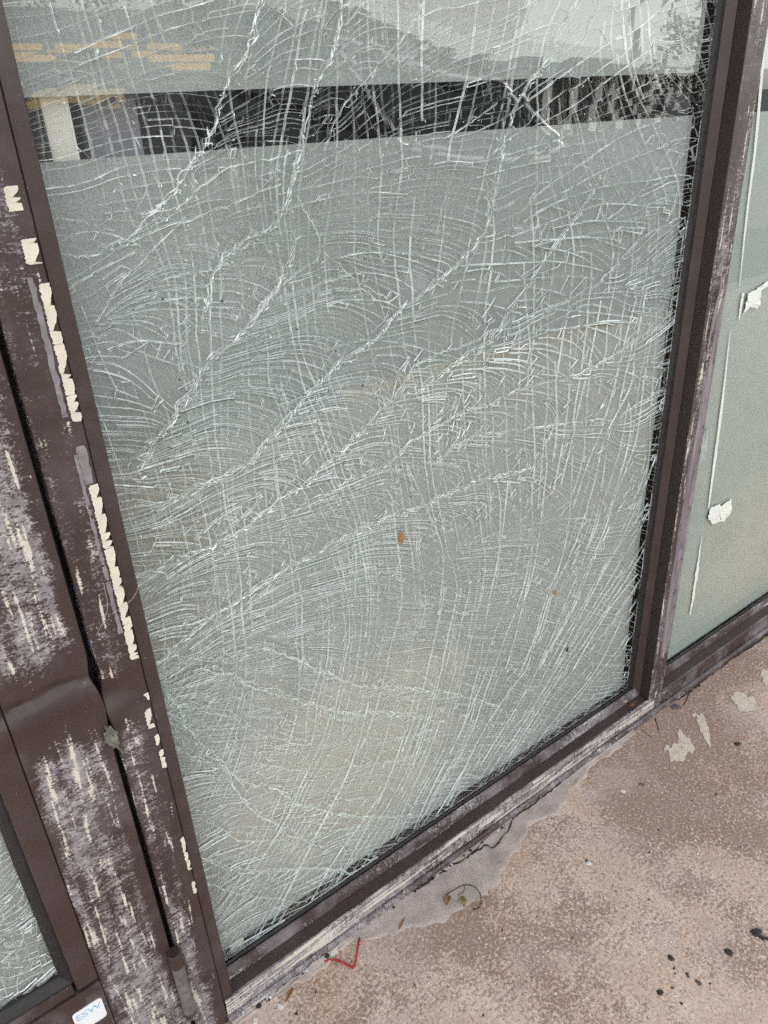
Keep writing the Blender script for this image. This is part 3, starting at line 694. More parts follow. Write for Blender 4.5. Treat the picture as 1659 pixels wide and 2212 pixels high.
def make_field(flow, feather=None):
    gx, gz = np.meshgrid(np.arange(PX0 - .01, PX1 + .02, .008), np.arange(PZ0 - .01, PZ1 + .02, .008), indexing='ij')
    A = np.zeros(gx.shape, complex); L = np.zeros(gx.shape); Wt = np.zeros(gx.shape)
    for (px, py, ang, sp) in flow:
        c = pane(px, py); a = R_(ang)
        d = pane(px + 4 * math.cos(a), py - 4 * math.sin(a)) - c; d /= np.hypot(*d)
        q = pane(px + sp * math.sin(a), py + sp * math.cos(a)) - c; s = abs(q[0] * d[1] - q[1] * d[0])
        wt = 1.0 / ((gx - c[0]) ** 2 + (gz - c[1]) ** 2 + .0012) ** 1.6
        A += wt * (complex(d[0], d[1]) ** 2); L += wt * math.log(s); Wt += wt
    ang = np.angle(A) / 2
    if feather is not None:
        # splits peel off each crushed line along it and bend over towards the next one below
        hitg = np.zeros(gx.shape, bool)
        for ln in feather:
            for p in ln:
                i, k = int((p[0] - gx[0, 0]) / .008 + .5), int((p[1] - gz[0, 0]) / .008 + .5)
                if 0 <= i < gx.shape[0] and 0 <= k < gx.shape[1]: hitg[i, k] = True
        hitg[1:, :] |= hitg[:-1, :]
        def march(ux, uz):
            d = np.full(gx.shape, .20); I, K = np.meshgrid(np.arange(gx.shape[0]), np.arange(gx.shape[1]), indexing='ij'); open_ = np.ones(gx.shape, bool)
            for st in range(1, 34):
                r = st * .006; i = np.clip(np.rint(I + ux * r / .008).astype(int), 0, gx.shape[0] - 1); k = np.clip(np.rint(K + uz * r / .008).astype(int), 0, gx.shape[1] - 1)
                h = hitg[i, k] & open_; d[h] = r; open_ &= ~h
            return d
        d1, d2 = march(-.62, .78), march(.62, -.78); t = d1 / (d1 + d2)
        wgt = np.clip((.36 - d1 - d2) / .16, 0, 1)
        ang = ang + wgt * np.radians(34) * (1 - 2 * t ** .75) * np.clip(.012 + d1 * 30, .4, 1)
    # gentle wander
    for k in range(7):
        kx, kz = rng.normal(0, 14, 2); ang = ang + .05 * np.sin(kx * gx + kz * gz + rng.uniform(0, 6.3))
    for k in range(9):
        kx, kz = rng.normal(0, 75, 2); ang = ang + .022 * np.sin(kx * gx + kz * gz + rng.uniform(0, 6.3))
    for k in range(6):
        kx, kz = rng.normal(0, 45, 2); L = L + Wt * .11 * np.sin(kx * gx + kz * gz + rng.uniform(0, 6.3))
    return np.cos(ang), np.sin(ang), np.exp(L / Wt)
class Net:
    """long splits grown one by one until they run into an older one"""
    CELL = .006
    def __init__(s, field):
        s.cx, s.cz, s.sp = field; s.grid = {}; s.lines = []
    def look(s, p):
        i = int((p[0] - PX0 + .01) / .008 + .5); k = int((p[1] - PZ0 + .01) / .008 + .5)
        i = min(max(i, 0), s.sp.shape[0] - 1); k = min(max(k, 0), s.sp.shape[1] - 1)
        return s.cx[i, k], s.cz[i, k], s.sp[i, k]
    def near(s, p, r, skip=-1):
        c = s.CELL; n = int(r / c) + 1; a, b = int(p[0] / c), int(p[1] / c); best, bd = None, r * r
        for i in range(a - n, a + n + 1):
            for k in range(b - n, b + n + 1):
                for (x, z, lid) in s.grid.get((i, k), ()):
                    if lid == skip: continue
                    d = (x - p[0]) ** 2 + (z - p[1]) ** 2
                    if d < bd: bd = d; best = (x, z)
        return best
    def put(s, pts, fine=True):
        lid = len(s.lines); s.lines.append(pts); c = s.CELL
        for a, b in zip(pts[:-1], pts[1:]):
            n = max(1, int(math.hypot(b[0] - a[0], b[1] - a[1]) / .0025)) if fine else 1
            for k in range(n):
                t = k / n; x, z = a[0] + (b[0] - a[0]) * t, a[1] + (b[1] - a[1]) * t
                s.grid.setdefault((int(x / c), int(z / c)), []).append((x, z, lid))
        x, z = pts[-1]; s.grid.setdefault((int(x / c), int(z / c)), []).append((x, z, lid))
    def grow(s, seed, maxlen, stop=.33, jit=.0):
        arms = []
        for sg in (1, -1):
            p = seed; pts = []; ln = 0; pd = None
            while ln < maxlen:
                dx, dz, sp = s.look(p)
                if pd is None: dx, dz = dx * sg, dz * sg
                elif dx * pd[0] + dz * pd[1] < 0: dx, dz = -dx, -dz
                h = min(max(.0035, sp * .42), .012); j = random.gauss(0, jit)
                dx, dz = dx - dz * j, dz + dx * j
                q = (p[0] + dx * h, p[1] + dz * h); pd = (dx, dz); ln += h
                if not (PX0 < q[0] < PX1 and PZ0 < q[1] < PZ1):
                    pts.append((min(max(q[0], PX0), PX1), min(max(q[1], PZ0), PZ1))); break
                hit = s.near(q, max(.0016, sp * stop))
                if hit is not None: pts.append(hit); break
                pts.append(q); p = q
            arms.append(pts)
        return arms[1][::-1] + [seed] + arms[0]
    def fill(s, tries, minlen, maxlen, gap=.62, stop=.33, jit=.03):
        for _ in range(tries):
            p = (random.uniform(PX0 + .002, PX1 - .002), random.uniform(PZ0 + .002, PZ1 - .002)); sp = s.look(p)[2]
            if random.random() > min(1, .012 / sp) or s.near(p, sp * gap * random.uniform(.7, 1.5)) is not None: continue
            ln = s.grow(p, random.uniform(*maxlen), stop, jit)
            if len(ln) > 3 and sum(math.hypot(b[0] - a[0], b[1] - a[1]) for a, b in zip(ln[:-1], ln[1:])) > minlen: s.put(ln)
def clip_line(pts):
    out = []
    for p in pts:
        if PX0 + .0005 < p[0] < PX1 - .0005 and PZ0 + .0005 < p[1] < PZ1 - .0005: out.append((float(p[0]), float(p[1])))
        elif len(out) > 2: break
        else: out = []
    return out
LONGS = [
 [(1194,496),(1264,480),(1335,479),(1373,480),(1405,485)],[(1149,533),(1219,516),(1277,514),(1357,540)],[(1152,533),(1219,543),(1258,557),(1287,576)],[(995,575),(1133,568),(1197,565),(1271,577),(1304,586)],
 [(1037,612),(1136,605),(1219,597),(1285,602)],[(1050,634),(1104,620),(1175,626),(1226,641)],[(995,653),(1050,657),(1127,679)],[(1194,668),(1271,676),(1363,685),(1389,698)],[(1149,714),(1203,714),(1264,705),(1315,695),(1367,698),(1408,705)],
 [(1264,705),(1315,721),(1360,743)],[(1104,754),(1175,756),(1232,772),(1280,794)],[(1059,778),(1123,780),(1175,794),(1232,817)],[(995,801),(1059,797),(1123,804),(1175,820)],
 [(1029,352),(1093,336),(1134,323),(1208,301),(1230,288)],[(1029,384),(1109,362),(1189,347)],[(1125,461),(1176,410),(1246,362),(1307,317),(1371,282),(1425,262)],[(1150,445),(1221,413),(1278,381),(1333,355),(1425,320)],
 [(1131,480),(1182,448),(1253,419),(1336,397),(1406,390),(1461,379),(1493,381)],[(1105,512),(1208,474),(1291,445),(1342,440),(1413,448),(1438,448)],[(1112,525),(1182,518),(1265,514),(1317,515),(1352,531)],
 [(1425,320),(1454,304),(1493,298),(1509,301)],[(1425,320),(1470,330),(1493,339)],[(1425,278),(1427,320)],
 [(1260,84),(1163,154),(1115,192),(1029,256),(960,300)],[(1340,76),(1246,141),(1169,198),(1093,253),(1029,285)],[(1400,110),(1326,163),(1272,205),(1224,237),(1150,275)],[(1460,-10),(1380,60),(1320,90)],
 [(210,695),(261,609),(299,573),(338,529),(400,470)],[(222,685),(274,644),(338,609),(395,593),(459,583)],[(229,685),(286,653),(357,628),(453,618)],[(231,690),(312,660),(389,644),(440,644)],[(235,690),(325,669),(440,669)],
 [(210,702),(267,695),(325,698),(357,720)],[(212,733),(254,714),(299,733)],[(235,759),(270,743),(312,737),(398,746)],[(273,746),(331,772),(389,794),(408,823)],[(370,759),(398,781),(443,800)],
 [(567,1068),(500,1091),(416,1124),(344,1146)],[(567,1071),(483,1113),(422,1169)],[(570,1075),(511,1130),(470,1160)],[(528,1018),(567,979),(634,951),(700,925)],[(528,1018),(600,995),(680,975)],
 [(345,1440),(450,1360),(560,1290),(680,1240),(800,1215)],[(340,1450),(470,1380),(600,1310),(740,1275)],[(335,1470),(440,1420),(560,1370)],[(330,1500),(430,1480),(520,1460)],
 [(600,420),(690,400),(760,385),(830,385)],[(590,460),(700,430),(800,415),(880,420)],[(720,560),(800,545),(880,560),(960,590)],[(700,610),(780,590),(850,600),(900,630)],[(650,680),(740,650),(820,650),(860,665)],
 [(700,760),(790,735),(880,745),(960,770)],[(600,880),(700,850),(800,850),(870,880)],[(120,640),(170,610),(230,575),(290,545)],[(130,520),(180,500),(240,505),(300,530)],[(120,470),(180,480),(250,500)],
]
LONGB = [
 [(1136,570),(1139,644),(1146,714),(1152,784),(1155,880),(1159,992),(1150,1090)],[(1187,669),(1186,752),(1187,848),(1181,928),(1175,992),(1165,1100)],[(1239,714),(1235,784),(1232,864),(1219,960),(1200,1060)],[(1303,650),(1290,720),(1274,800),(1251,896),(1242,944),(1215,1050)],
 [(1379,644),(1354,736),(1331,832),(1303,928),(1277,992),(1240,1100)],[(1402,624),(1376,752),(1367,832),(1319,928),(1296,992)],[(1421,608),(1421,720),(1415,816),(1408,928),(1405,992),(1380,1120)],[(1360,864),(1367,912),(1354,992),(1320,1100)],[(1203,781),(1207,912),(1200,992)],
 [(1091,850),(1098,900),(1098,992),(1110,1080)],[(1056,850),(1069,910),(1069,992),(1085,1100),(1075,1250)],[(1169,1448),(1219,1319),(1264,1208),(1297,1096),(1319,929)],[(1141,1448),(1191,1291),(1230,1152),(1241,985)],[(1197,1448),(1264,1319),(1331,1197),(1409,1080)],
 [(1096,1448),(1124,1347),(1152,1208),(1152,1040)],[(1241,1448),(1319,1319),(1381,1241)],[(1040,1448),(1057,1319),(1085,1180),(1102,1040)],[(900,1900),(980,1720),(1060,1560),(1141,1448)],[(850,1900),(930,1720),(1000,1580),(1060,1440)],[(800,1920),(880,1740),(940,1600),(990,1440)],
 [(700,1960),(790,1800),(860,1640),(900,1500)],[(590,2000),(680,1820),(760,1660),(800,1520)],[(980,1800),(1080,1620),(1180,1500),(1260,1400)],[(1100,1700),(1190,1570),(1290,1450),(1350,1330)],[(640,1380),(650,1450),(640,1560),(600,1690)],
 [(880,1000),(920,1090),(960,1200),(950,1330)],[(800,1000),(850,1080),(890,1180),(900,1300)],[(700,1000),(740,1090),(770,1180),(770,1290)],[(300,1010),(330,1100),(355,1200),(370,1300)],[(350,1000),(385,1100),(410,1200),(420,1290)],[(410,1000),(440,1100),(460,1190),(470,1280)],
]
netA = Net(make_field(FLOW_A, [smooth_path([pane(*p) for p in sp], 30) for _, sp in SPINES])); crushed = []
for wgt, sp in SPINES:
    base = smooth_path([pane(*p) for p in sp], 14)
    L_ = [np.array(base[0])]
    for q in base[1:]:
        if np.hypot(*(q - L_[-1])) > .005: L_.append(q)
    for copy in range(1 if wgt == 1 else 2):
        off, o2 = 0.0, []
        for k, q in enumerate(L_):
            d = L_[min(k + 1, len(L_) - 1)] - L_[max(k - 1, 0)]; d = d / (np.hypot(*d) + 1e-9)
            off = off * .72 + random.gauss(0, .0014 if wgt == 1 else .0021)
            o2.append(q + np.array([-d[1], d[0]]) * off)
        c2 = clip_line(o2)
        if len(c2) > 3: netA.put(c2); crushed.append((wgt, c2))
LINES_A = [ln for _, ln in crushed]
for q in LONGS:
    c2 = clip_line(smooth_path([pane(*p) for p in q], 8))
    if len(c2) > 3: netA.put(c2); LINES_A.append(c2)
netA.fill(34000, .012, (.12, .65), jit=.025)
def cross_cuts(net, tries):
    """short breaks from one split across to the next, closing off single pieces"""
    cx, cz = net.cx, net.cz
    for _ in range(tries):
        p = (random.uniform(PX0 + .004, PX1 - .004), random.uniform(PZ0 + .004, PZ1 - .004)); a = R_(random.choice([-1, 1]) * random.gauss(72, 16)); ca, sa = math.cos(a), math.sin(a)
        dx, dz, sp = net.look(p)
        if random.random() > min(1, .010 / sp) or net.near(p, sp * .22) is not None: continue
        i0 = (net.cx, net.cz); net.cx, net.cz = cx * ca - cz * sa, cx * sa + cz * ca
        ln = net.grow(p, sp * random.choice([1.2, 1.2, 2.5]), .15, .06); net.cx, net.cz = i0
        if len(ln) > 2: net.put(ln)
cross_cuts(netA, 6500)
netB = Net(make_field(FLOW_B))
for q in LONGB:
    c2 = clip_line(smooth_path([pane(*p) for p in q], 8))
    if len(c2) > 3: netB.put(c2)
netB.fill(6500, .03, (.08, .45), gap=.7, stop=.16, jit=.05)

def cells(lines, x0, x1, z0, z1):
    """cut the sheet along the splits -> triangles, which piece each belongs to, which edges are splits"""
    vs, es, idx = [], [], {}
    def vid(p):
        k = (round(p[0] * 1e4), round(p[1] * 1e4))
        if k not in idx: idx[k] = len(vs); vs.append(Vector((p[0] * 1000, p[1] * 1000)))
        return idx[k]
    cs = [(x0, z0), (x1, z0), (x1, z1), (x0, z1)]
    for a, b in zip(cs, cs[1:] + cs[:1]): es.append((vid(a), vid(b)))
    for ln in lines:
        ids = [vid(p) for p in ln]
        for a, b in zip(ids[:-1], ids[1:]):
            if a != b: es.append((a, b))
    V, E_, F_, ov, oe, of = delaunay_2d_cdt(vs, es, [], 0, 1e-3)
    split = {tuple(sorted(e)) for e, o in zip(E_, oe) if len(o)}
    par = list(range(len(F_)))
    def find(a):
        while par[a] != a: par[a] = par[par[a]]; a = par[a]
        return a
    own = {}
    for i, f in enumerate(F_):
        for a, b in zip(f, f[1:] + f[:1]) if isinstance(f, list) else zip(f, f[1:] + f[:1]):
            k = (a, b) if a < b else (b, a)
            if k in own:
                if k not in split: par[find(own[k])] = find(i)
            else: own[k] = i
    groups = {}
    for i in range(len(F_)): groups.setdefault(find(i), []).append(i)
    return np.array([(v.x / 1000, v.y / 1000) for v in V]), F_, list(groups.values()), split
def shard_geo(V, F_, tris, split, y0, depth, tilt, bul, one, owner_id, inset=.00025):
    """one piece: tilted front face, and walls along its broken edges"""
    bed = []; cnt = {}
    for i in tris:
        f = F_[i]
        for a, b in zip(f, list(f[1:]) + [f[0]]):
            if (min(a, b), max(a, b)) in split: bed.append((a, b))
    ids = sorted({v for i in tris for v in F_[i]}); mp = {v: k for k, v in enumerate(ids)}
    P = V[ids].copy(); c = P.mean(0)
    nrm = np.zeros_like(P)
    for a, b in bed:
        d = V[b] - V[a]; L = np.hypot(*d) + 1e-12; n = np.array([-d[1], d[0]]) / L
        nrm[mp[a]] += n; nrm[mp[b]] += n
    ln = np.hypot(nrm[:, 0], nrm[:, 1]); ok = ln > .3
    P[ok] += nrm[ok] / ln[ok][:, None] * inset
    ta, tb = tilt
    yy = y0 + (P[:, 0] - c[0]) * ta + (P[:, 1] - c[1]) * tb
    yy = np.clip(yy, y0 - .0011, y0 + .0011)
    if bul: yy = yy + np.array([bulge(p[0], p[1]) for p in P])
    v = [(P[k, 0], yy[k], P[k, 1]) for k in range(len(P))]; f, mi = [], []
    for i in tris: f.append(tuple(mp[q] for q in F_[i])); mi.append(0)
    wl = .00018 + .0010 * random.random() ** 2.2; lip = {}
    back = {}; lean = random.uniform(.9, 2.0)         # breaks run slantwise through the sheet
    for a, b in bed:
        for q in (a, b):
            if q not in back:
                k = mp[q]; back[q] = len(v); x, y, z = v[k]; le = lean * min(1.0, .40 + .60 * max(0, z - .15)) * (1 - .75 * min(1, max(0, (z - 1.1) / .35)))
                v.append((x - .0003 * le, y + depth * .4, z + .0007 * le)); v.append((x - .0009 * le, y + depth, z + .0021 * le))
        if one[(min(a, b), max(a, b))] == owner_id:
            for q in (a, b):                               # spalled lip along the break
                if q not in lip:
                    k = mp[q]; wv = wl * random.uniform(.5, 1.3) * min(1, ln[k]); lip[q] = len(v); n_ = nrm[k] / (ln[k] + 1e-9)
                    v.append((v[k][0] + n_[0] * wv, v[k][1] - .0002, v[k][2] + n_[1] * wv))
            f.append((mp[a], mp[b], lip[b], lip[a])); mi.append(1)
            f.append((mp[b], mp[a], back[a], back[b])); mi.append(2); f.append((back[b], back[a], back[a] + 1, back[b] + 1)); mi.append(1)
    return v, f, mi
def join(parts):
    v, f, mi = [], [], []
    for (a, b, c) in parts:
        o = len(v); v += a; f += [tuple(i + o for i in q) for q in b]; mi += c
    return v, f, mi
def build_sheet(owner, keep, lines, ext, y0, depth, tilt, bul, big, names, mats, net=None):
    V, F_, G, split = cells(lines, *ext)
    def area(t):
        s = 0
        for i in t:
            a, b, c = (V[q] for q in F_[i][:3]); s += abs((b[0] - a[0]) * (c[1] - a[1]) - (b[1] - a[1]) * (c[0] - a[0])) / 2
        return s
    G = [(area(t), t) for t in G]; G.sort(key=lambda q: -q[0])
    rest = []; one = {}; rm = []
    for k, (ar, t) in enumerate(G):                        # neighbours share one broken wall
        for i in t:
            f = F_[i]
            for a, b in zip(f, list(f[1:]) + [f[0]]): one[(min(a, b), max(a, b))] = k
    for k, (ar, t) in enumerate(G):
        c = np.mean([V[F_[i][0]] for i in t], 0)
        seen = c[1] < 1.66
        g = shard_geo(V, F_, t, split, y0, depth, (random.gauss(0, tilt), random.gauss(0, tilt)), bul, one, k)
        if big > 0 and ar > 2e-5 and seen:
            big -= 1; o = pyd(names[0], g[0], g[1], mats, None, mi=g[2]); cloud(o, .30, 1.1, net, .25 + .9 * random.random() ** 1.3); keep(o)
        else: rest.append(g); rm += [.25 + .9 * random.random() ** 1.3] * len(g[1])
    if rest:
        g = join(rest); o = pyd(names[1], g[0], g[1], mats, None, mi=g[2]); cloud(o, .30, 1.1, net, np.array(rm)); o['kind'] = 'stuff'; keep(o)
pn = empty('shattered_window_pane', (.83, 0, ZG0), 'large shattered frosted window pane with a clear strip near its top', 'window pane')
def PP(o): o.parent = pn; o.matrix_parent_inverse = Matrix.Translation(pn.location).inverted(); return o
build_sheet(pn, PP, netA.lines, (PX0, PX1, PZ0, PZ1), -.0005, .0026, .0022, True, 300, ('glass_shard', 'small_glass_shards'), ['broken_glass_face', 'crack_wall', 'crack_shade'], netA)
# inner sheet: upright splits only
def inner():
    v, f, fm = [], [], []
    for li, ln in enumerate(netB.lines):
        tilt_ = random.uniform(.4, 1.2); kf = random.choice([.12, .25, .5, .6, .9, 1.1]) if li >= len(LONGB) else random.uniform(.9, 1.3)
        for k, p in enumerate(ln):
            y = .0030 + bulge(*p); v += [(p[0], y, p[1]), (p[0] - .0017 * tilt_, y + .0026, p[1] + .0005 * tilt_)]
            if k:
                n = len(v); f.append((n - 4, n - 3, n - 1, n - 2)); fm.append(kf)
        wl = random.uniform(.0002, .0008) * (.4 + kf); n0 = len(v)
        for k, p in enumerate(ln):
            a, b = ln[max(k - 1, 0)], ln[min(k + 1, len(ln) - 1)]; dx, dz = b[0] - a[0], b[1] - a[1]; L = math.hypot(dx, dz) + 1e-9; wv = wl * random.uniform(.5, 1.2); y = .0029 + bulge(*p)
            v += [(p[0] - dz / L * wv, y, p[1] + dx / L * wv), (p[0] + dz / L * wv * .3, y, p[1] - dx / L * wv * .3)]
            if k: n = len(v); f.append((n - 4, n - 3, n - 1, n - 2)); fm.append(kf)
    o = pyd('inner_sheet_cracks', v, f, 'crack_wall_inner'); cloud(o, .08, 1.0, netB, np.array(fm)); o['kind'] = 'stuff'; PP(o)
inner()
# crumbs of crushed glass along the worst lines
def crumbs():
    v, f = [], []
    for wgt, ln in crushed:
        ph = random.uniform(0, 6)
        for kk, p in enumerate(ln):
            if math.sin(kk * .55 + ph) + math.sin(kk * .23 + 2 * ph) < random.uniform(-.4, 1.2): continue
            for _ in range(1 if wgt == 1 else 2):
                if random.random() > (.35 if wgt == 1 else .55): continue
                x, z = p[0] + random.gauss(0, .0022), p[1] + random.gauss(0, .0022); r = random.uniform(.0007, .0026); a0 = random.uniform(0, 6.3)
                y = bulge(x, z) - .0004; n = len(v); e = random.uniform(.3, 1)
                for k in range(3):
                    a = a0 + k * 2.1 + random.uniform(-.4, .4); v.append((x + r * math.cos(a), y - random.uniform(0, .0012), z + r * e * math.sin(a)))
                v.append((x, y + .0015, z)); f += [(n, n + 1, n + 2), (n, n + 3, n + 1), (n + 1, n + 3, n + 2), (n + 2, n + 3, n)]
        for k in range(0, len(ln) - 1):                    # long splinters lying along the line
            if random.random() > (.16 if wgt == 1 else .34): continue
            p, q = ln[k], ln[k + 1]; a = math.atan2(q[1] - p[1], q[0] - p[0]) + random.gauss(0, .28); L = random.uniform(.004, .013) * (1 if wgt == 1 else 1.5); wd = random.uniform(.0003, .0009) * (1 if wgt == 1 else 1.5)
            x, z = p[0] + random.gauss(0, .0016), p[1] + random.gauss(0, .0016); y = bulge(x, z) - .0006; n = len(v); ca, sa = math.cos(a), math.sin(a)
            v += [(x - ca * L / 2, y, z - sa * L / 2), (x - sa * wd, y - .0007, z + ca * wd), (x + ca * L / 2, y, z + sa * L / 2), (x + sa * wd, y - .0002, z - ca * wd)]; f.append((n, n + 1, n + 2, n + 3))
    for ln in LINES_A:                                     # spalled edges of the long splits
        wl = random.uniform(.00025, .0006); n0 = len(v)
        for k, p in enumerate(ln):
            a, b = ln[max(k - 1, 0)], ln[min(k + 1, len(ln) - 1)]; dx, dz = b[0] - a[0], b[1] - a[1]; L = math.hypot(dx, dz) + 1e-9; wv = wl * random.uniform(.2, 1.4); y = bulge(*p) - .0007
            v += [(p[0] - dz / L * wv, y, p[1] + dx / L * wv), (p[0] + dz / L * wv, y, p[1] - dx / L * wv)]
            if k and random.random() < .88: n = len(v); f.append((n - 4, n - 3, n - 1, n - 2))
    c0 = pane(338, 1545)
    for _ in range(1500):                                  # the blow low on the left: needles of white glass all round it
        rr = .012 + .26 * random.random() ** 1.2; th = random.uniform(-1.25, 1.25); x, z = c0[0] + rr * math.cos(th), c0[1] + rr * math.sin(th)
        if not (PX0 < x < PX1 and PZ0 + .01 < z): continue
        a = th + random.gauss(0, .22); L = random.uniform(.004, .016); wd = random.uniform(.00022, .00060); y = bulge(x, z) - .0007; n = len(v); ca, sa = math.cos(a), math.sin(a)
        v += [(x - ca * L / 2, y, z - sa * L / 2), (x - sa * wd, y - .0007, z + ca * wd), (x + ca * L / 2, y, z + sa * L / 2), (x + sa * wd, y - .0002, z - ca * wd)]; f.append((n, n + 1, n + 2, n + 3))
    for _ in range(700):
        q = pane(random.uniform(430, 1000), random.uniform(1680, 2040)); x, z = q
        if not (PX0 < x < PX1 and PZ0 + .004 < z < .45): continue
        a = R_(random.choice([62, 62, 58, 20, -15]) + random.gauss(0, 9)); L = random.uniform(.005, .022); wd = random.uniform(.0003, .0008); y = -.0007; n = len(v); ca, sa = math.cos(a), math.sin(a)
        v += [(x - ca * L / 2, y, z - sa * L / 2), (x - sa * wd, y - .0007, z + ca * wd), (x + ca * L / 2, y, z + sa * L / 2), (x + sa * wd, y - .0002, z - ca * wd)]; f.append((n, n + 1, n + 2, n + 3))
    for _ in range(1500):                                  # stray glints: flakes standing off the sheet
        ln = random.choice(netA.lines if random.random() < .6 else netB.lines); k = random.randrange(len(ln) - 1); p, q = ln[k], ln[k + 1]
        a = math.atan2(q[1] - p[1], q[0] - p[0]) + random.gauss(0, .5); L = random.uniform(.002, .008); wd = random.uniform(.0003, .0011)
        x, z = p; y = bulge(x, z) - .0007; n = len(v); ca, sa = math.cos(a), math.sin(a)
        v += [(x - ca * L / 2, y, z - sa * L / 2), (x - sa * wd, y - .0007, z + ca * wd), (x + ca * L / 2, y, z + sa * L / 2), (x + sa * wd, y - .0002, z - ca * wd)]; f.append((n, n + 1, n + 2, n + 3))
    o = pyd('glass_crumbs', v, f, 'crushed_glass'); cloud(o, .35, .95); o['kind'] = 'stuff'; PP(o)
crumbs()
# film on the back: frosted above and below the clear strip
def film_sheet(name, pts_lo, pts_hi, n=40):
    v, f = [], []
    rows = 26
    for j in range(rows + 1):
        for k in range(n + 1):
            t = k / n; lo = pts_lo[0] * (1 - t) + pts_lo[1] * t; hi = pts_hi[0] * (1 - t) + pts_hi[1] * t
            q = lo + (hi - lo) * j / rows; v.append((q[0], .0085 + bulge(q[0], q[1]), q[1]))
    for j in range(rows):
        for k in range(n): a = j * (n + 1) + k; f.append((a, a + 1, a + n + 2, a + n + 1))
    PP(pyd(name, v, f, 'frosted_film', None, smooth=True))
fl = .236; f_r = 1.421
A_ = np.array
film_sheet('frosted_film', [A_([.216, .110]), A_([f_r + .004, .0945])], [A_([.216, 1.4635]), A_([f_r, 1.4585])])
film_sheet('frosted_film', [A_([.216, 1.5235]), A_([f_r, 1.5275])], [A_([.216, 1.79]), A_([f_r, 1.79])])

# things stuck on the broken glass
def husk(px, py, rx, rz, label, mat, rot=0.0):
    p = pane(px, py); bm = bmesh.new(); bmesh.ops.create_icosphere(bm, subdivisions=3, radius=1)
    for v in bm.verts:
        n = v.co.copy(); k = 1 + .14 * math.sin(7 * n.z + 2 * n.x) + random.uniform(-.07, .07) - .25 * max(0, n.z) ** 2 * .5
        v.co = Vector((n.x * rx * k, n.y * .0022, n.z * rz * k))
    me = bpy.data.meshes.new('seed_husk'); bm.to_mesh(me); bm.free(); o = link('seed_husk', me, mat)
    o.location = (p[0], -.0022, p[1]); o.rotation_euler = (0, R_(rot), 0); tag(o, label, 'seed husk')
husk(865, 1160, .0058, .0125, 'orange brown seed husk stuck on the middle of the broken glass', 'husk_orange', 4)
husk(1197, 1279, .0052, .0055, 'small orange husk scrap on the right half of the broken glass', 'husk_orange', 30)
husk(1224, 1402, .0030, .0075, 'dark sliver stuck low on the right half of the broken glass', 'gum_black', 12)
SPECK = [(748, 806), (754, 812), (782, 833), (812, 860), (755, 802), (636, 712), (641, 711), (724, 758), (560, 945), (405, 912), (369, 968), (640, 1032), (652, 1028), (660, 1045), (646, 1036), (606, 1057), (886, 1072), (864, 1008), (323, 627), (350, 646), (403, 845), (387, 820), (478, 650), (1100, 1560)]
_sb = None
for k, (px, py) in enumerate(SPECK):
    p = pane(px, py)
    if _sb is None:
        bm = bmesh.new(); bmesh.ops.create_icosphere(bm, subdivisions=1, radius=.0019)
        for v in bm.verts: v.co *= random.uniform(.7, 1.25); v.co.y *= .4
        _sb = bpy.data.meshes.new('dirt_speck'); bm.to_mesh(_sb); bm.free(); _sb.materials.append(M['gum_black'])
    o = bpy.data.objects.new('dirt_speck', _sb); C.objects.link(o); o.location = (p[0], -.0016 + bulge(*p), p[1]); o.scale = (random.uniform(.5, 1.0),) * 3
    tag(o, 'tiny black speck of dirt on the frosted broken glass', 'speck', 'black specks on the broken glass')

# ---- shattered glass in the door
def door_glass():
    global PX0, PX1, PZ0, PZ1
    sv = (PX0, PX1, PZ0, PZ1)
    PX0, PX1, PZ0, PZ1 = -.22, -.004, .342, .95
    gx = np.ones((40, 90))
    i, k = np.meshgrid(np.arange(40), np.arange(90), indexing='ij')
    an = .15 + .7 * np.sin(k * .16 + i * .12) + .5 * np.sin(i * .31 - k * .07); n1 = Net((np.cos(an), np.sin(an), gx * (.012 + .004 * np.sin(k * .2))))
    n1.put(clip_line(smooth_path([(-.2, .50), (-.10, .475), (-.05, .445), (-.015, .43)], 12)))
    n1.put(clip_line(smooth_path([(-.2, .62), (-.09, .58), (-.03, .53), (-.012, .49), (-.02, .44), (-.03, .37)], 12)))
    n1.fill(3000, .008, (.02, .10), jit=.16); cross_cuts(n1, 900)
    ang = 1.25 + .25 * np.sin(k * .07)
    n2 = Net((np.cos(ang), np.sin(ang), gx * .013)); n2.fill(900, .02, (.03, .15), gap=.9, stop=.2, jit=.12)
    o = empty('broken_glazing', (0, 0, 0)); DP(o); bpy.data.objects.remove(o)
    build_sheet(dr, DP, n1.lines, (PX0, PX1, PZ0, PZ1), -.030, .0026, .008, False, 60, ('glass_shard', 'small_glass_shards'), ['broken_glass_face', 'crack_wall', 'crack_shade'])
    v, f = [], []
    for ln in n2.lines:
        for q, p in enumerate(ln):
            v += [(p[0], -.0265, p[1]), (p[0] + .0014, -.0242, p[1])]
            if q: n = len(v); f.append((n - 4, n - 3, n - 1, n - 2))
    c = pyd('inner_sheet_cracks', v, f, 'crack_wall_inner'); cloud(c, .05, .8); c['kind'] = 'stuff'; DP(c)
    DP(pyd('frosted_film', [(-.8, -.0225, .34), (-.010, -.0225, .34), (-.010, -.0225, 2.4), (-.8, -.0225, 2.4)], [(0, 1, 2, 3)], 'frosted_film'))
    PX0, PX1, PZ0, PZ1 = sv
door_glass()

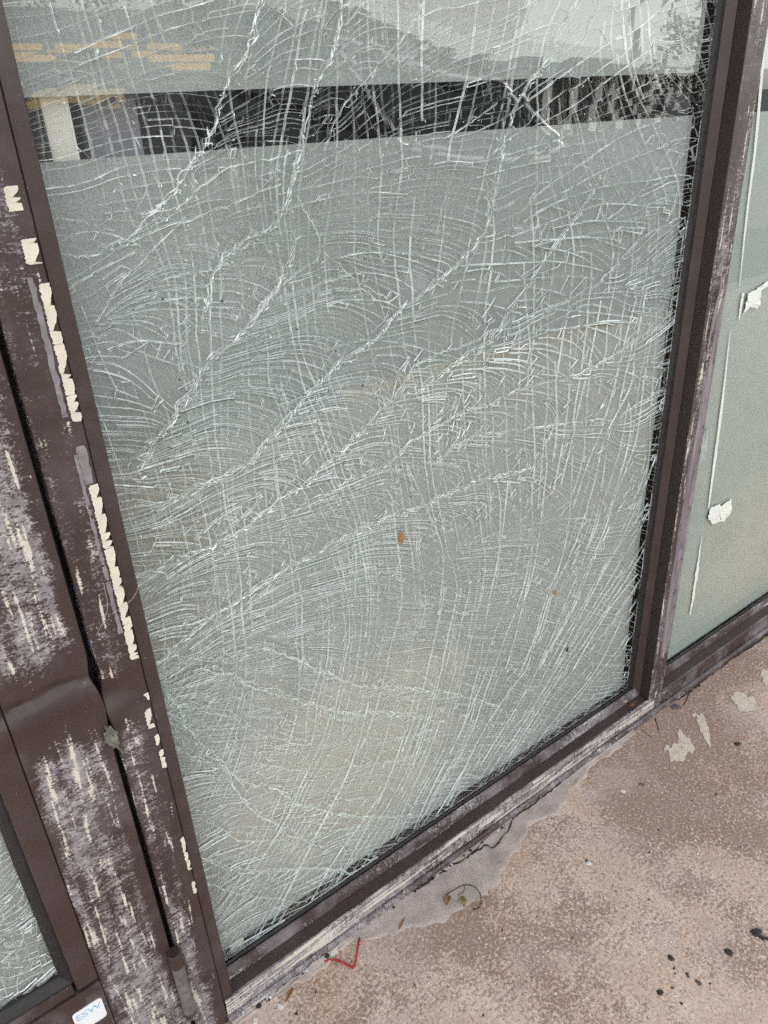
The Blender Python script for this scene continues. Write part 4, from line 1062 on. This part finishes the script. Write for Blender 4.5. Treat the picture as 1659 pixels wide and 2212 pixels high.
# ================================================================ RIGHT PANE (whole)
rp = empty('intact_window_pane', (2.3, 0, ZG0), 'unbroken frosted pane beyond the mullion with scraps of white tape', 'window pane')
def QP(o): o.parent = rp; o.matrix_parent_inverse = Matrix.Translation(rp.location).inverted(); return o
QP(pyd('glass_sheet', [(XM1, 0, .06), (XR1, 0, .06), (XR1, 0, TOP), (XM1, 0, TOP)], [(0, 1, 2, 3)], 'thin_glass'))
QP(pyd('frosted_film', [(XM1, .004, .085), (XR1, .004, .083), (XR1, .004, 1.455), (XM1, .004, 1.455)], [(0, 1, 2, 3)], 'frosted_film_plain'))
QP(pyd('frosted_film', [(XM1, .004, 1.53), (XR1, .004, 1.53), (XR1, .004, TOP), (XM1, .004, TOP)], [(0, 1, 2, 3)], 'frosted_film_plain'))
def strip(pts, wds, name='tape_streak', mat='tape_white', rag=.25):
    P = [pane(*p) for p in pts]; n = 26; v, f = [], []
    for k in range(n + 1):
        t = k / n * (len(P) - 1); i = min(int(t), len(P) - 2); q = P[i] + (P[i + 1] - P[i]) * (t - i)
        wd = (wds[i] + (wds[i + 1] - wds[i]) * (t - i))
        l_, r_ = wd * (1 - random.uniform(0, rag)), wd * (1 - random.uniform(0, rag))
        v += [(q[0] - l_, -.0006, q[1]), (q[0], -.0014, q[1]), (q[0] + r_, -.0006, q[1])]
        if k: b = 3 * k; f += [(b - 3, b - 2, b + 1, b), (b - 2, b - 1, b + 2, b + 1)]
    QP(pyd(name, v, f, mat))
strip([(1657, -20), (1643, 190), (1630, 330), (1612, 470), (1597, 620)], [.006, .006, .005, .0045, .0015])
strip([(1577, 715), (1560, 870), (1543, 1000), (1530, 1098)], [.0015, .006, .0065, .0035])
strip([(1516, 1158), (1506, 1230), (1497, 1290), (1490, 1328)], [.001, .009, .008, .004], rag=.6)
strip([(1605, 632), (1600, 665), (1596, 690)], [.006, .007, .003], rag=.5)
def rag(pts, mat='tape_white'):
    P0 = [pane(*p) for p in pts]; P = []
    for a, b in zip(P0, P0[1:] + P0[:1]):
        for k in range(5): P.append(a + (b - a) * k / 5 + np.array([random.gauss(0, 1), random.gauss(0, 1)]) * .0011 * (1 if k else 0))
    n = len(P); c = sum(P) / n
    v = [(p[0], -.0008 - random.uniform(0, .004), p[1]) for p in P] + [(c[0], -.004, c[1])]
    QP(pyd('tape_scrap', v, [(i, (i + 1) % n, n) for i in range(n)], mat))
rag([(1614, 634), (1640, 618), (1642, 652), (1634, 668), (1616, 662), (1604, 680), (1606, 668)])
rag([(1632, 620), (1659, 606), (1672, 604), (1672, 618), (1650, 620), (1640, 630)])
rag([(1534, 1096), (1552, 1088), (1563, 1104), (1555, 1126), (1538, 1132), (1527, 1118)])
rag([(1550, 1098), (1579, 1076), (1578, 1104), (1562, 1128), (1556, 1124)])
rag([(1518, 930), (1526, 926), (1527, 960), (1522, 992), (1508, 1000), (1512, 960)], 'film_scuff')
# black mould dots along the foot of the pane
def mould():
    v, f = [], []
    for _ in range(420):
        x = random.uniform(XM1, 2.5); z = .0845 + abs(random.gauss(0, .0028)) ; r = random.uniform(.0006, .0018); n = len(v)
        for k in range(5): v.append((x + r * math.cos(k * 1.257), -.0007, z + r * math.sin(k * 1.257)))
        f.append(tuple(range(n, n + 5)))
    o = pyd('mould_dots', v, f, 'gum_black'); o['kind'] = 'stuff'; QP(o)
mould()

# ================================================================ ON THE PAVEMENT
def G(px, py, z=0.0): p = on_z(px, py, z); return p[0], p[1]
# mortar fillet along the foot of the sill, cracked
def fillet():
    n = 90; xs = np.linspace(.215, 1.40, n); inner = [(x, -.0595) for x in xs]
    edge = [G(*p) for p in ((520, 2205), (640, 2125), (760, 2040), (870, 2010), (960, 1985), (1040, 1955), (1080, 1890), (1140, 1800), (1215, 1740), (1240, 1700), (1330, 1615), (1400, 1560))]
    ex = [e[0] for e in edge]; ey = [e[1] for e in edge]
    v, f = [], []
    for k, x in enumerate(xs):
        yo = np.interp(x, ex, ey) + .010 * math.sin(x * 37) * math.sin(x * 11) + .004 * math.sin(x * 131) + random.uniform(-.0022, .0022)
        yo = min(yo, -.068); yi = -.0590
        for t, z in ((0, .0065), (.12, .0058), (.35, .0042), (.6, .0034), (.82, .0030), (.95, .0022), (1, -.001)):
            v.append((x + random.uniform(-.0008, .0008), yi + (yo - yi) * t, z + (0 if t in (0, 1) else .0011 * math.sin(x * 60 + t * 9) + random.uniform(-.0005, .0005))))
        if k:
            for i in range(6): a = (k - 1) * 7 + i; f.append((a, a + 1, a + 8, a + 7))
    o = pyd('mortar_fillet', v, f, 'mortar', sw, smooth=True)
fillet()
def crack(pts, wd, z=.0048, n=9, name='concrete_crack', jit=.0016, mat='grime'):
    P = smooth_path([(*G(*p), 0) for p in pts], n); v, f = [], []
    for k, p in enumerate(P):
        d = P[min(k + 1, len(P) - 1)] - P[max(k - 1, 0)]; d = d / (np.linalg.norm(d) + 1e-9); nn = np.array([-d[1], d[0], 0])
        w_ = wd * random.uniform(.35, 1.3) * (1 if 0 < k < len(P) - 1 else .1); q = p + nn * random.gauss(0, jit)
        v += [(*(q - nn * w_)[:2], z), (*(q + nn * w_)[:2], z)]
        if k: b = 2 * k; f.append((b - 2, b - 1, b + 1, b))
    pyd(name, v, f, mat, sw)
crack([(560, 2130), (640, 2092), (740, 2020), (830, 1960), (884, 1932)], .0022, .0075)
crack([(884, 1932), (930, 1908), (932, 1885), (968, 1887)], .0020, .0072)
crack([(890, 1928), (950, 1890), (1010, 1855), (1050, 1830), (1066, 1836), (1098, 1795), (1110, 1770)], .0021, .0072)
crack([(1110, 1770), (1170, 1728), (1230, 1680), (1300, 1625), (1390, 1556)], .0019, .0075)
crack([(1010, 1855), (1030, 1838), (1064, 1800)], .0012, .0072)
crack([(1514, 1480), (1490, 1496), (1484, 1510), (1475, 1525)], .0016, .0006, jit=.0008)
crack([(1415, 1550), (1419, 1565), (1423, 1581)], .0014, .0006, jit=.0005); crack([(1385, 1576), (1396, 1585), (1408, 1592)], .0010, .0006, jit=.0005)
crack([(1395, 1552), (1440, 1524), (1500, 1484), (1580, 1424), (1680, 1358)], .0042, .0009, n=14, name='grime_line')
crack([(500, 2212), (560, 2168), (640, 2108), (700, 2064)], .0022, .0074, n=12, name='grime_line')
# loose mortar crumbs
for k in range(46):
    t = random.random(); px = 520 + 600 * t; py = 2165 - 395 * t - 30 * math.sin(3.1 * t) * 0; x, y = G(px + random.gauss(0, 5), py - 8 + random.gauss(0, 7)); y = min(y, -.064)
    s_ = random.uniform(.002, .0055)
    bm = bmesh.new(); bmesh.ops.create_icosphere(bm, subdivisions=1, radius=s_)
    for v in bm.verts: v.co = Vector((v.co.x * random.uniform(.7, 1.4), v.co.y * random.uniform(.7, 1.3), v.co.z * .55))
    me = bpy.data.meshes.new('mortar_crumb'); bm.to_mesh(me); bm.free(); o = link('mortar_crumb', me, random.choice(['mortar', 'mortar', 'chip_white', 'grime']))
    o.location = (x, y, .0065); tag(o, 'small loose crumb along the cracked mortar at the foot of the sill', 'crumb', 'crumbs of mortar along the sill')
# pale scabs of old paint
for k, (px, py, a, b, r) in enumerate(((1607, 1517, .040, .030, .3), (1520, 1572, .052, .013, .75), (1480, 1605, .040, .016, .8), (1462, 1628, .034, .020, .3), (1655, 1462, .040, .012, .6), (1440, 1616, .012, .006, .4), (1500, 1545, .010, .004, .2))):
    x, y = G(px, py); pyd('paint_scab', *(lambda o: ([(p[0], p[1], .0014) for p in o] + [(x, y, .0019)], [(i, (i + 1) % len(o), len(o)) for i in range(len(o))]))(blob_outline(x, y, a, b, 70, .27, r, seed=20 + k)), 'pale_patch', sw)
# chewing gum and stains trodden flat
GUM = [(1634, 2014, 17, 9, 'b', 'shiny black elongated gum blot at the right edge of the pavement'), (1574, 2057, 10, 9, 'b', 'round dark gum blot left of the shiny black one'),
       (1449, 2070, 9, 6, 'b', 'dark gum blot in the lower right of the pavement, nearest the middle'), (1426, 2144, 9, 6, 'b', 'dark gum blot lowest on the pavement'),
       (1509, 2123, 10, 4, 'g', 'thin grey smear of gum low on the pavement'), (1386, 1695, 9, 5, 'g', 'grey gum blot just outside the sill, upper pavement'),
       (1178, 1751, 5, 3, 'b', 'tiny dark gum dot on the mortar beside the sill'), (1593, 1607, 13, 7, 'b', 'black oval gum blot below the pale paint scabs'),
       (1460, 1527, 24, 10, 'g', 'dark damp looking blot beside the foot of the mullion')]
for k, (px, py, a, b, c, lab) in enumerate(GUM):
    x, y = G(px, py); s_ = .00068
    o = slab_blob('gum_blot', blob_outline(x, y, a * s_, b * s_ * 1.5, 26, .22, R_(20 * k), seed=50 + k), .0002, .0014, 'gum_black' if c == 'b' else 'gum_grey'); tag(o, lab, 'gum blot')
o = slab_blob('gum_blot', blob_outline(*G(1650, 2026), .013, .006, 22, .4, R_(-60), seed=90), .0002, .0012, 'gum_black'); tag(o, 'small tail of black gum touching the shiny black blot', 'gum blot')
dots = [(1456, 2092), (1458, 2104), (1484, 2104), (1487, 2110), (1534, 2125), (1472, 2168), (1452, 2134), (1267, 1859), (1403, 1841), (1422, 1793), (1085, 2010), (1044, 2194), (896, 2128), (682, 2144), (1402, 1944), (1546, 1716), (1495, 1730), (1236, 2026), (1330, 1925), (1600, 1830), (640, 2190), (1148, 2112)]
for k, (px, py) in enumerate(dots):
    x, y = G(px, py); r = random.uniform(.0015, .0030)
    o = slab_blob('dirt_dot', blob_outline(x, y, r, r * random.uniform(.7, 1.2), 12, .3, seed=100 + k), .0002, .001, 'gum_black'); tag(o, 'tiny dark dot of dirt on the pavement', 'dirt', 'dark dots on the pavement')
for k, (px, py, lab) in enumerate(((1346, 1709, 'white paint drop on the pavement outside the sill'), (1272, 1865, 'white paint drop in the middle of the pavement'))):
    x, y = G(px, py); o = slab_blob('paint_drop', blob_outline(x, y, .006, .005, 16, .25, seed=140 + k), .0002, .0008, 'chip_white'); tag(o, lab, 'paint drop')
for k in range(60):
    px, py = random.uniform(900, 1650), random.uniform(1650, 2200); x, y = G(px, py)
    if y > -.13: continue
    r = random.uniform(.0012, .0026); o = slab_blob('paint_fleck', blob_outline(x, y, r, r, 9, .3, seed=200 + k), .0001, .0006, 'chip_white'); tag(o, 'tiny pale fleck on the pavement', 'fleck', 'pale flecks on the pavement')
# red string
rs = smooth_path([(*G(701, 2079), .0025), (*G(715, 2075), .003), (*G(731, 2077), .004), (*G(750, 2086), .003), (*G(764, 2092), .004), (*G(769, 2080), .008), (*G(772, 2062), .010), (*G(775, 2045), .007), (*G(777, 2029), .003)], 7)
st = tube('red_string', [(p[0] + .0006 * math.sin(k * 1.1), p[1] + .0006 * math.cos(k * 1.1), max(p[2], .0024)) for k, p in enumerate(rs)], [.0021 + .0006 * math.sin(k * 1.7) for k in range(len(rs))], 'red_plastic'); tag(st, 'bent scrap of red plastic string lying by the sill', 'string')
# white chip
def chip(px, py, s_, label, mat='chip_white', flatz=.3, name='paint_chip'):
    x, y = G(px, py); bm = bmesh.new(); bmesh.ops.create_cube(bm, size=1)
    for v in bm.verts: v.co = Vector((v.co.x * s_ * random.uniform(.7, 1.3), v.co.y * s_ * random.uniform(.6, 1.1), v.co.z * s_ * flatz))
    bmesh.ops.subdivide_edges(bm, edges=bm.edges[:], cuts=1)
    for v in bm.verts: v.co += Vector((random.uniform(-1, 1), random.uniform(-1, 1), random.uniform(-.4, .4))) * s_ * .1
    me = bpy.data.meshes.new(name); bm.to_mesh(me); bm.free(); o = link(name, me, mat); o.location = (x, y, s_ * flatz * .5 + .001); o.rotation_euler = (0, 0, random.uniform(0, 3)); tag(o, label, 'chip')
chip(722, 2057, .014, 'white chip lying just above the red string')
chip(606, 2177, .009, 'small white chip by the sill at the foot of the picture')
chip(552, 2208, .010, 'white crumb at the very foot of the sill')
# dry leaf scraps, twig and vine
def leaf(px, py, L, W, rot, label, mat, lift=.005, name='dry_leaf'):
    x, y = G(px, py); v, f = [], []; n = 8
    for k in range(n + 1):
        t = k / n; wd = W * math.sin(math.pi * min(1, t * .95 + .03)) ** .8 * random.uniform(.8, 1.1); z = .002 + lift * math.sin(t * 3.1) * random.uniform(.8, 1.2)
        v += [(t * L - L / 2, -wd, z + lift * .5), (t * L - L / 2, 0, z), (t * L - L / 2, wd, z + lift * .6)]
        if k: b = 3 * k; f += [(b - 3, b - 2, b + 1, b), (b - 2, b - 1, b + 2, b + 1)]
    v = [(x + a * math.cos(rot) - b * math.sin(rot), y + a * math.sin(rot) + b * math.cos(rot), c) for a, b, c in v]
    tag(pyd(name, v, f, mat, None, smooth=True), label, 'dry leaf')
leaf(967, 1947, .022, .007, .6, 'curled brown leaf scrap caught in the dry vine', 'dry_brown', .006)
leaf(1000, 1950, .024, .007, 1.2, 'olive green leaf scrap caught in the dry vine', 'dry_olive', .006)
leaf(869, 1995, .032, .0026, .45, 'narrow brown leaf sliver left of the dry vine', 'dry_brown', .002)
leaf(626, 2150, .030, .004, .5, 'brown leaf strip lying along the foot of the sill', 'dry_brown', .004)
vine = smooth_path([(*G(966, 1956), .003), (*G(960, 1946), .004), (*G(966, 1936), .006), (*G(985, 1926), .010), (*G(1004, 1920), .013), (*G(1024, 1923), .012), (*G(1036, 1936), .010), (*G(1039, 1952), .007), (*G(1034, 1963), .004), (*G(1022, 1966), .002)], 6)
ve = empty('dry_vine', (*G(1000, 1945), 0), 'thin dry vine tendril curled in a loop on the mortar', 'twig')
def VP(o): o.parent = ve; o.matrix_parent_inverse = Matrix.Translation(ve.location).inverted(); return o
VP(tube('stem', vine, .0011, 'stem_dark', None, 6)); VP(tube('side_stem', smooth_path([(*G(1038, 1945), .006), (*G(1044, 1942), .006), (*G(1051, 1939), .003)], 4), .0012, 'dry_brown', None, 6))
VP(tube('side_stem', smooth_path([(*G(1004, 1920), .012), (*G(1002, 1930), .009), (*G(990, 1938), .005)], 4), .0007, 'stem_dark', None, 5))

# ================================================================ ACROSS THE CAR PARK (seen mirrored in the glass)
def suv():
    e = empty('parked_car', (4.75, -5.2, -.14), 'dark grey sport utility car parked at the kerb, mirrored in the glass', 'car')
    def prism(name, prof, w0, w1, mat, bev=.04):
        bm = bmesh.new(); n = len(prof); a = [bm.verts.new((-(w1 if z > 1.05 else w0), y, z)) for y, z in prof]; b = [bm.verts.new(((w1 if z > 1.05 else w0), y, z)) for y, z in prof]
        bm.faces.new(a); bm.faces.new(b[::-1])
        for i in range(n): bm.faces.new((a[i], b[i], b[(i + 1) % n], a[(i + 1) % n]))
        bmesh.ops.recalc_face_normals(bm, faces=bm.faces); bmesh.ops.bevel(bm, geom=bm.edges[:], offset=bev, segments=3, affect='EDGES')
        me = bpy.data.meshes.new(name); bm.to_mesh(me); bm.free(); o = link(name, me, mat, e)
        for p in me.polygons: p.use_smooth = True
        return o
    body = prism('body', [(2.28, .35), (2.32, .72), (2.18, 1.02), (1.35, 1.16), (-2.2, 1.16), (-2.3, .9), (-2.28, .35)], .95, .92, 'car_paint', .07)
    prism('cabin', [(1.32, 1.14), (.62, 1.74), (.30, 1.82), (-1.7, 1.80), (-2.05, 1.14)], .92, .76, 'car_paint', .05)
    # windscreen with pale surround
    def quad(name, pts, mat, par=e): return pyd(name, pts, [tuple(range(len(pts)))], mat, par)
    wpts = [(-.70, 1.265, 1.215), (.70, 1.265, 1.215), (.62, .70, 1.70), (-.62, .70, 1.70)]
    wpts = [(x, y + .022, z + .022) for x, y, z in wpts]
    ws = quad('windscreen', wpts, 'car_glass')
    rim = smooth_path([(-.72, 1.29, 1.22), (-.68, 1.10, 1.40), (-.60, .74, 1.72), (-.3, .70, 1.755), (.3, .70, 1.755), (.60, .74, 1.72), (.68, 1.10, 1.40), (.72, 1.29, 1.22), (0, 1.32, 1.20), (-.72, 1.29, 1.22)], 6)
    tube('windscreen_trim', [(p[0], p[1] + .03, p[2] + .03) for p in rim], .022, 'car_trim', e, 6)
    for s in (-1, 1):
        quad('side_window', [(s * .925, 1.0, 1.20), (s * .925, -.2, 1.20), (s * .80, -.2, 1.68), (s * .81, .62, 1.66)], 'car_glass'); quad('side_window', [(s * .925, -.3, 1.20), (s * .925, -1.75, 1.20), (s * .80, -1.5, 1.68), (s * .80, -.3, 1.68)], 'car_glass')
        tube('headlight', [(s * .78, 2.18, .80), (s * .60, 2.31, .78)], .09, 'lamp_clear', e, 10); tube('turn_light', [(s * .92, 2.06, .80), (s * .86, 2.16, .80)], .07, 'lamp_amber', e, 10)
        tube('wing_mirror', [(s * .95, .95, 1.22), (s * 1.10, .93, 1.27)], .075, 'car_paint', e, 8)
        for y in (1.42, -1.42):
            tp = [(s * (.70 + .25 * k / 3), y, .36) for k in range(4)]; wh = tube('wheel', tp, [.34, .37, .37, .34], 'tyre', e, 20); tube('rim', [(s * .90, y, .36), (s * .965, y, .36)], [.22, .20], 'wheel_rim', wh, 14)
    gr = pyd('grille', [(-.5, 2.35, .62), (.5, 2.35, .62), (.5, 2.33, .86), (-.5, 2.33, .86)], [(0, 1, 2, 3)], 'car_glass', e)
suv()
def tree(x, y, h, spread, seed, label):
    r_ = random.Random(seed); e = empty('tree', (x, y, -.14), label, 'tree', 'trees beyond the car park')
    top = Vector((r_.uniform(-.4, .4), 0, h * .55)); tube('trunk', [(0, 0, -.1), (top.x * .4, .1, h * .25), tuple(top)], [.24, .17, .08], 'bark', e, 8)
    v, f = [], []; cl = [(Vector((r_.gauss(0, spread * .42), r_.gauss(0, spread * .42), h * r_.uniform(.22, .95))), r_.uniform(.5, 1.1) * spread * .34) for _ in range(26)]
    for c, r in cl[:8]: tube('limb', [tuple(top * .6), tuple((top * .6 + c) / 2 + Vector((0, 0, .2))), tuple(c)], [.08, .05, .02], 'bark', e, 5)
    for c, r in cl:
        for _ in range(110):
            d = Vector((r_.gauss(0, 1), r_.gauss(0, 1), r_.gauss(0, .8))); p = c + d.normalized() * r * r_.random() ** .4; s_ = r_.uniform(.10, .22)
            u = Vector((r_.gauss(0, 1), r_.gauss(0, 1), r_.gauss(0, 1))).normalized(); w_ = u.orthogonal().normalized(); n = len(v)
            v += [tuple(p - u * s_), tuple(p + w_ * s_ * .5), tuple(p + u * s_), tuple(p - w_ * s_ * .5)]; f.append((n, n + 1, n + 2, n + 3))
    pyd('crown', v, f, 'leaves', e)
TL = 'leafy green tree beyond the car park, mirrored in the upper glass'
for k, (x, y, h, s) in enumerate(((7, -50, 10, 4.6), (13, -52, 11, 5), (19, -50, 9.5, 4.6), (25, -54, 11, 5), (22.5, -31, 6.3, 3.0), (27.5, -33, 6.0, 2.8), (16.5, -30, 4.6, 2.4), (60, -38, 7.5, 3.2))): tree(x, y, h, s, 300 + k, TL)
def mall():
    a, b = Vector((20.5, -21.5, 0)), Vector((58, -38, 0)); L = (b - a).length; ang = math.atan2(b.y - a.y, b.x - a.x)
    e = empty('shop_building', (a.x, a.y, -.14), 'low shop building with a long white fascia across the car park, mirrored', 'building'); e.rotation_euler.z = ang
    def bx(n, *q, par=e): return box(n, *q, parent=par)
    bx('wall', 0, L, -9, -2.2, 0, 3.6, 'wall_stucco'); bx('fascia', -.5, L, -2.1, .3, 3.05, 3.75, 'fascia_white'); bx('parapet', 6, 14, -8, -3, 3.7, 6.2, 'wall_stucco')
    for k in range(9): w_ = bx('window', 1.5 + k * 4.3, 4.6 + k * 4.3, -2.198, -2.12, .5, 2.7, 'window_dark'); bx('window_frame', 1.4 + k * 4.3, 4.7 + k * 4.3, -2.18, -2.08, .38, .48, 'fascia_white', par=w_)
    for k in range(10): bx('column', .4 + k * 4.3, .7 + k * 4.3, -.4, -.1, 0, 3.05, 'fascia_white')
mall()
for k, (x, y) in enumerate(((41, -30), (46, -31.5))):
    tag(tube('utility_pole', [(x, y, -.2), (x, y, 4), (x + .1, y, 9)], [.2, .18, .14], 'wood_pole'), ('left' if k == 0 else 'right') + ' of two tall utility poles mirrored at the upper right', 'pole')
